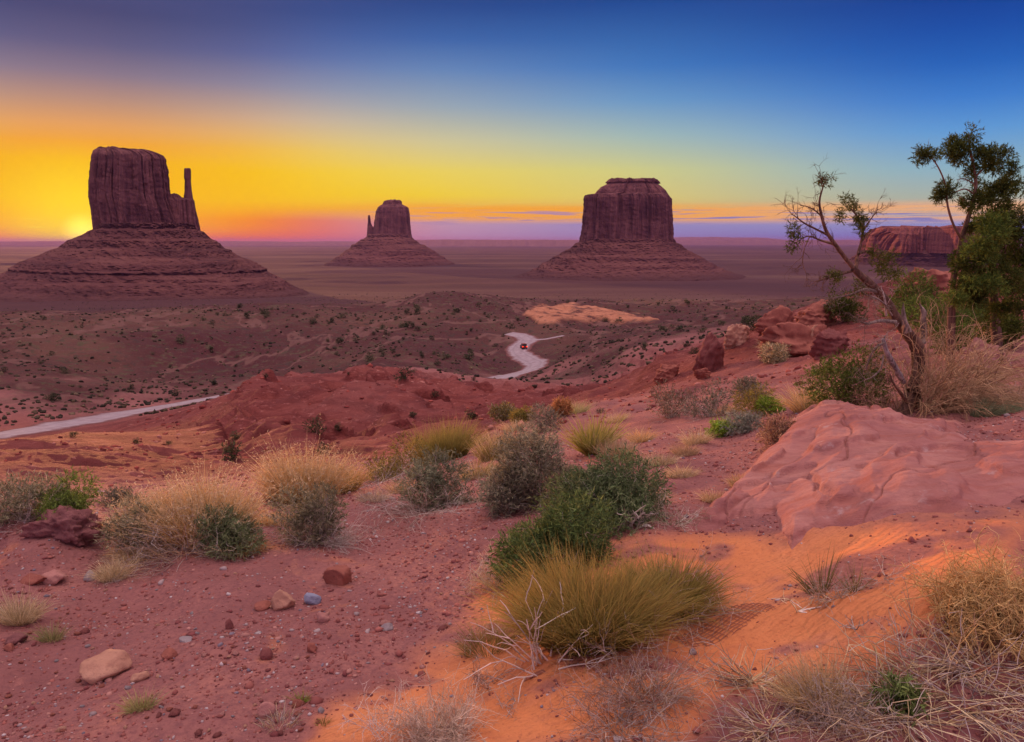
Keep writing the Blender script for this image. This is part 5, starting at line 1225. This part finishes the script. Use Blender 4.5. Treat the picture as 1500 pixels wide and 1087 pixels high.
# ------------------------------------------------------------------ the valley: far shrubs and scrub
def valley():
    g = np.random.default_rng(77); protos = []
    for k in range(6):
        geo = Geo(); crown(geo, g, 1.0, .85, 150, .085, .05, [(.045,.055,.028),(.065,.07,.035),(.04,.042,.025)] if k < 4 else [(.10,.095,.055),(.14,.12,.07)], 6, .3, .5, per=5)
        fill_stems(geo, g, np.array([[.2, 0, .5], [-.2, .1, .5], [0, -.2, .6]]), 5, .05, .02, BROWN)
        o = geo.build('shrub', LEAF); o.location = (0, 0, -500); protos.append(o)
    used = set()
    def place(px, py, hpx, lab, group, k=None, wf=1.1):
        p = hit(px, py)
        if road_dist(np.array([p[0]]), np.array([p[1]]))[0] < 1.5: return False
        k = int(g.integers(len(protos))) if k is None else k; s = hpx*depth_of(p)/F
        o = protos[k]
        if k in used: o = o.copy(); COL.objects.link(o)
        used.add(k); o.location = (p[0], p[1], p[2]-.03*s); o.rotation_euler = (0, 0, g.uniform(0, 6.28)); w = s*wf*g.uniform(.9, 1.25); o.scale = (w, w, s)
        tag(o, lab, 'shrub', group); return True
    for px, py, h, w, lab in [(337,673,32,.95,'dark green shrub standing alone on the red shelf below the bank'), (346,642,14,1.4,'small dark shrub just above the lone dark green shrub'), (462,634,26,1.1,'dark shrub on the slope of the red bank'), (473,664,20,1.1,'greyish shrub peeking above the golden grass clump'),
        (638,582,11,1.2,'tiny dark shrub on the crest of the red bank'), (605,612,11,1.3,'grey shrub on the right flank of the red bank'), (495,630,12,1.2,'small shrub right of the dark one on the red bank'), (200,650,9,1.3,'dark tuft at the left foot of the red bank'), (246,652,8,1.7,'pale tuft at the foot of the red bank'), (106,640,9,1.6,'small bush topping the dark bank left of the road'),
        (690,612,12,1.8,'low dark bush at the edge of the red shelf'), (880,605,9,1.9,'dark low bush on the edge right of the shelf')]:
        place(px, py, h, lab, None, wf=w)
    n = 0
    areas = [(350, 520, 436, 476, 30), (560, 740, 436, 505, 52), (480, 660, 470, 520, 26), (880, 1110, 446, 486, 42), (0, 340, 446, 480, 22), (690, 760, 470, 530, 16), (0, 340, 480, 590, 20), (340, 700, 500, 560, 22), (900, 1040, 480, 520, 12), (760, 900, 425, 445, 16), (1000, 1180, 425, 450, 12)]
    for x0, x1, y0, y1, c in areas:
        q = 0
        while q < c:
            px, py = g.uniform(x0, x1), g.uniform(y0, y1); D = hit_fast(px, py)[1]
            if g.random() > .12+.88*sstep(pn(px/26, py/9, 5), -.15, .4): continue
            if D < 95 or D > 700: q += .34; continue
            h = np.clip(g.lognormal(.25, .5), .6, 3.0)*F/D
            if place(px, py, max(h, 3.0), 'dark round juniper bush dotted over the valley floor', 'shrubs dotted over the valley floor'): n += 1
            q += 1
    # scrub nobody could count
    N = 16000; r = np.exp(g.uniform(math.log(140), math.log(1500), N)); az = g.uniform(R(-37), R(30), N); x, y = r*np.sin(az), r*np.cos(az)
    k = (g.random(N) < .25+.75*sstep(fbm(x/60, y/60, 3, .5, 91), -.2, .5)) & (road_dist(x, y) > 1.5); x, y, r = x[k], y[k], r[k]; n_ = len(x); z = GZ(x, y)
    V0, T0 = ICO[1]; s = g.uniform(.16, .42, n_)*(1+r/1400); V = V0[None]*(s[:, None]*g.uniform(.8, 1.5, (n_, 3))*np.array([1, 1, .75]))[:, None]*(1+.3*g.normal(size=(n_, len(V0), 1))) + np.stack([x, y, z+s*.3], 1)[:, None]
    pal = np.array([(.055,.045,.032),(.085,.065,.042),(.14,.095,.06),(.24,.165,.105),(.10,.07,.048)]); C = np.repeat(pal[g.choice(5, n_, p=[.28,.26,.2,.12,.14])]*g.uniform(.8, 1.2, (n_, 1)), len(V0), 0)
    o = mesh_np('valley_scrub', V.reshape(-1, 3), None, (T0[None]+(np.arange(n_)*len(V0))[:, None, None]).reshape(-1, 3), LEAF, col=C); kind(o, 'stuff')
    # chips and blocks shed by the red bank
    N = 9000; r = np.exp(g.uniform(math.log(9), math.log(120), N)); az = g.uniform(R(-38), R(28), N); x, y = r*np.sin(az), r*np.cos(az)
    k = g.random(N) < .15+.85*sstep(fbm(x/9, y/9, 3, .5, 93), -.1, .5); x, y, r = x[k], y[k], r[k]; n_ = len(x); z = GZ(x, y)
    s = .004*r*np.exp(g.normal(-.9, .45, n_)); V = V0[None]*(s[:, None]*g.uniform(.6, 1.6, (n_, 3))*np.array([1, 1, .55]))[:, None]*(1+.25*g.normal(size=(n_, len(V0), 1))) + np.stack([x, y, z+s*.1], 1)[:, None]
    pal = np.array([(.22,.045,.04),(.32,.075,.06),(.42,.17,.14),(.14,.03,.03)]); C = np.repeat(pal[g.choice(4, n_, p=[.35,.33,.14,.18])]*g.uniform(.8, 1.2, (n_, 1)), len(V0), 0)
    m = bpy.data.materials['gravel_chips']; o = mesh_np('rubble', V.reshape(-1, 3), None, (T0[None]+(np.arange(n_)*len(V0))[:, None, None]).reshape(-1, 3), m, col=C); kind(o, 'stuff')
valley()
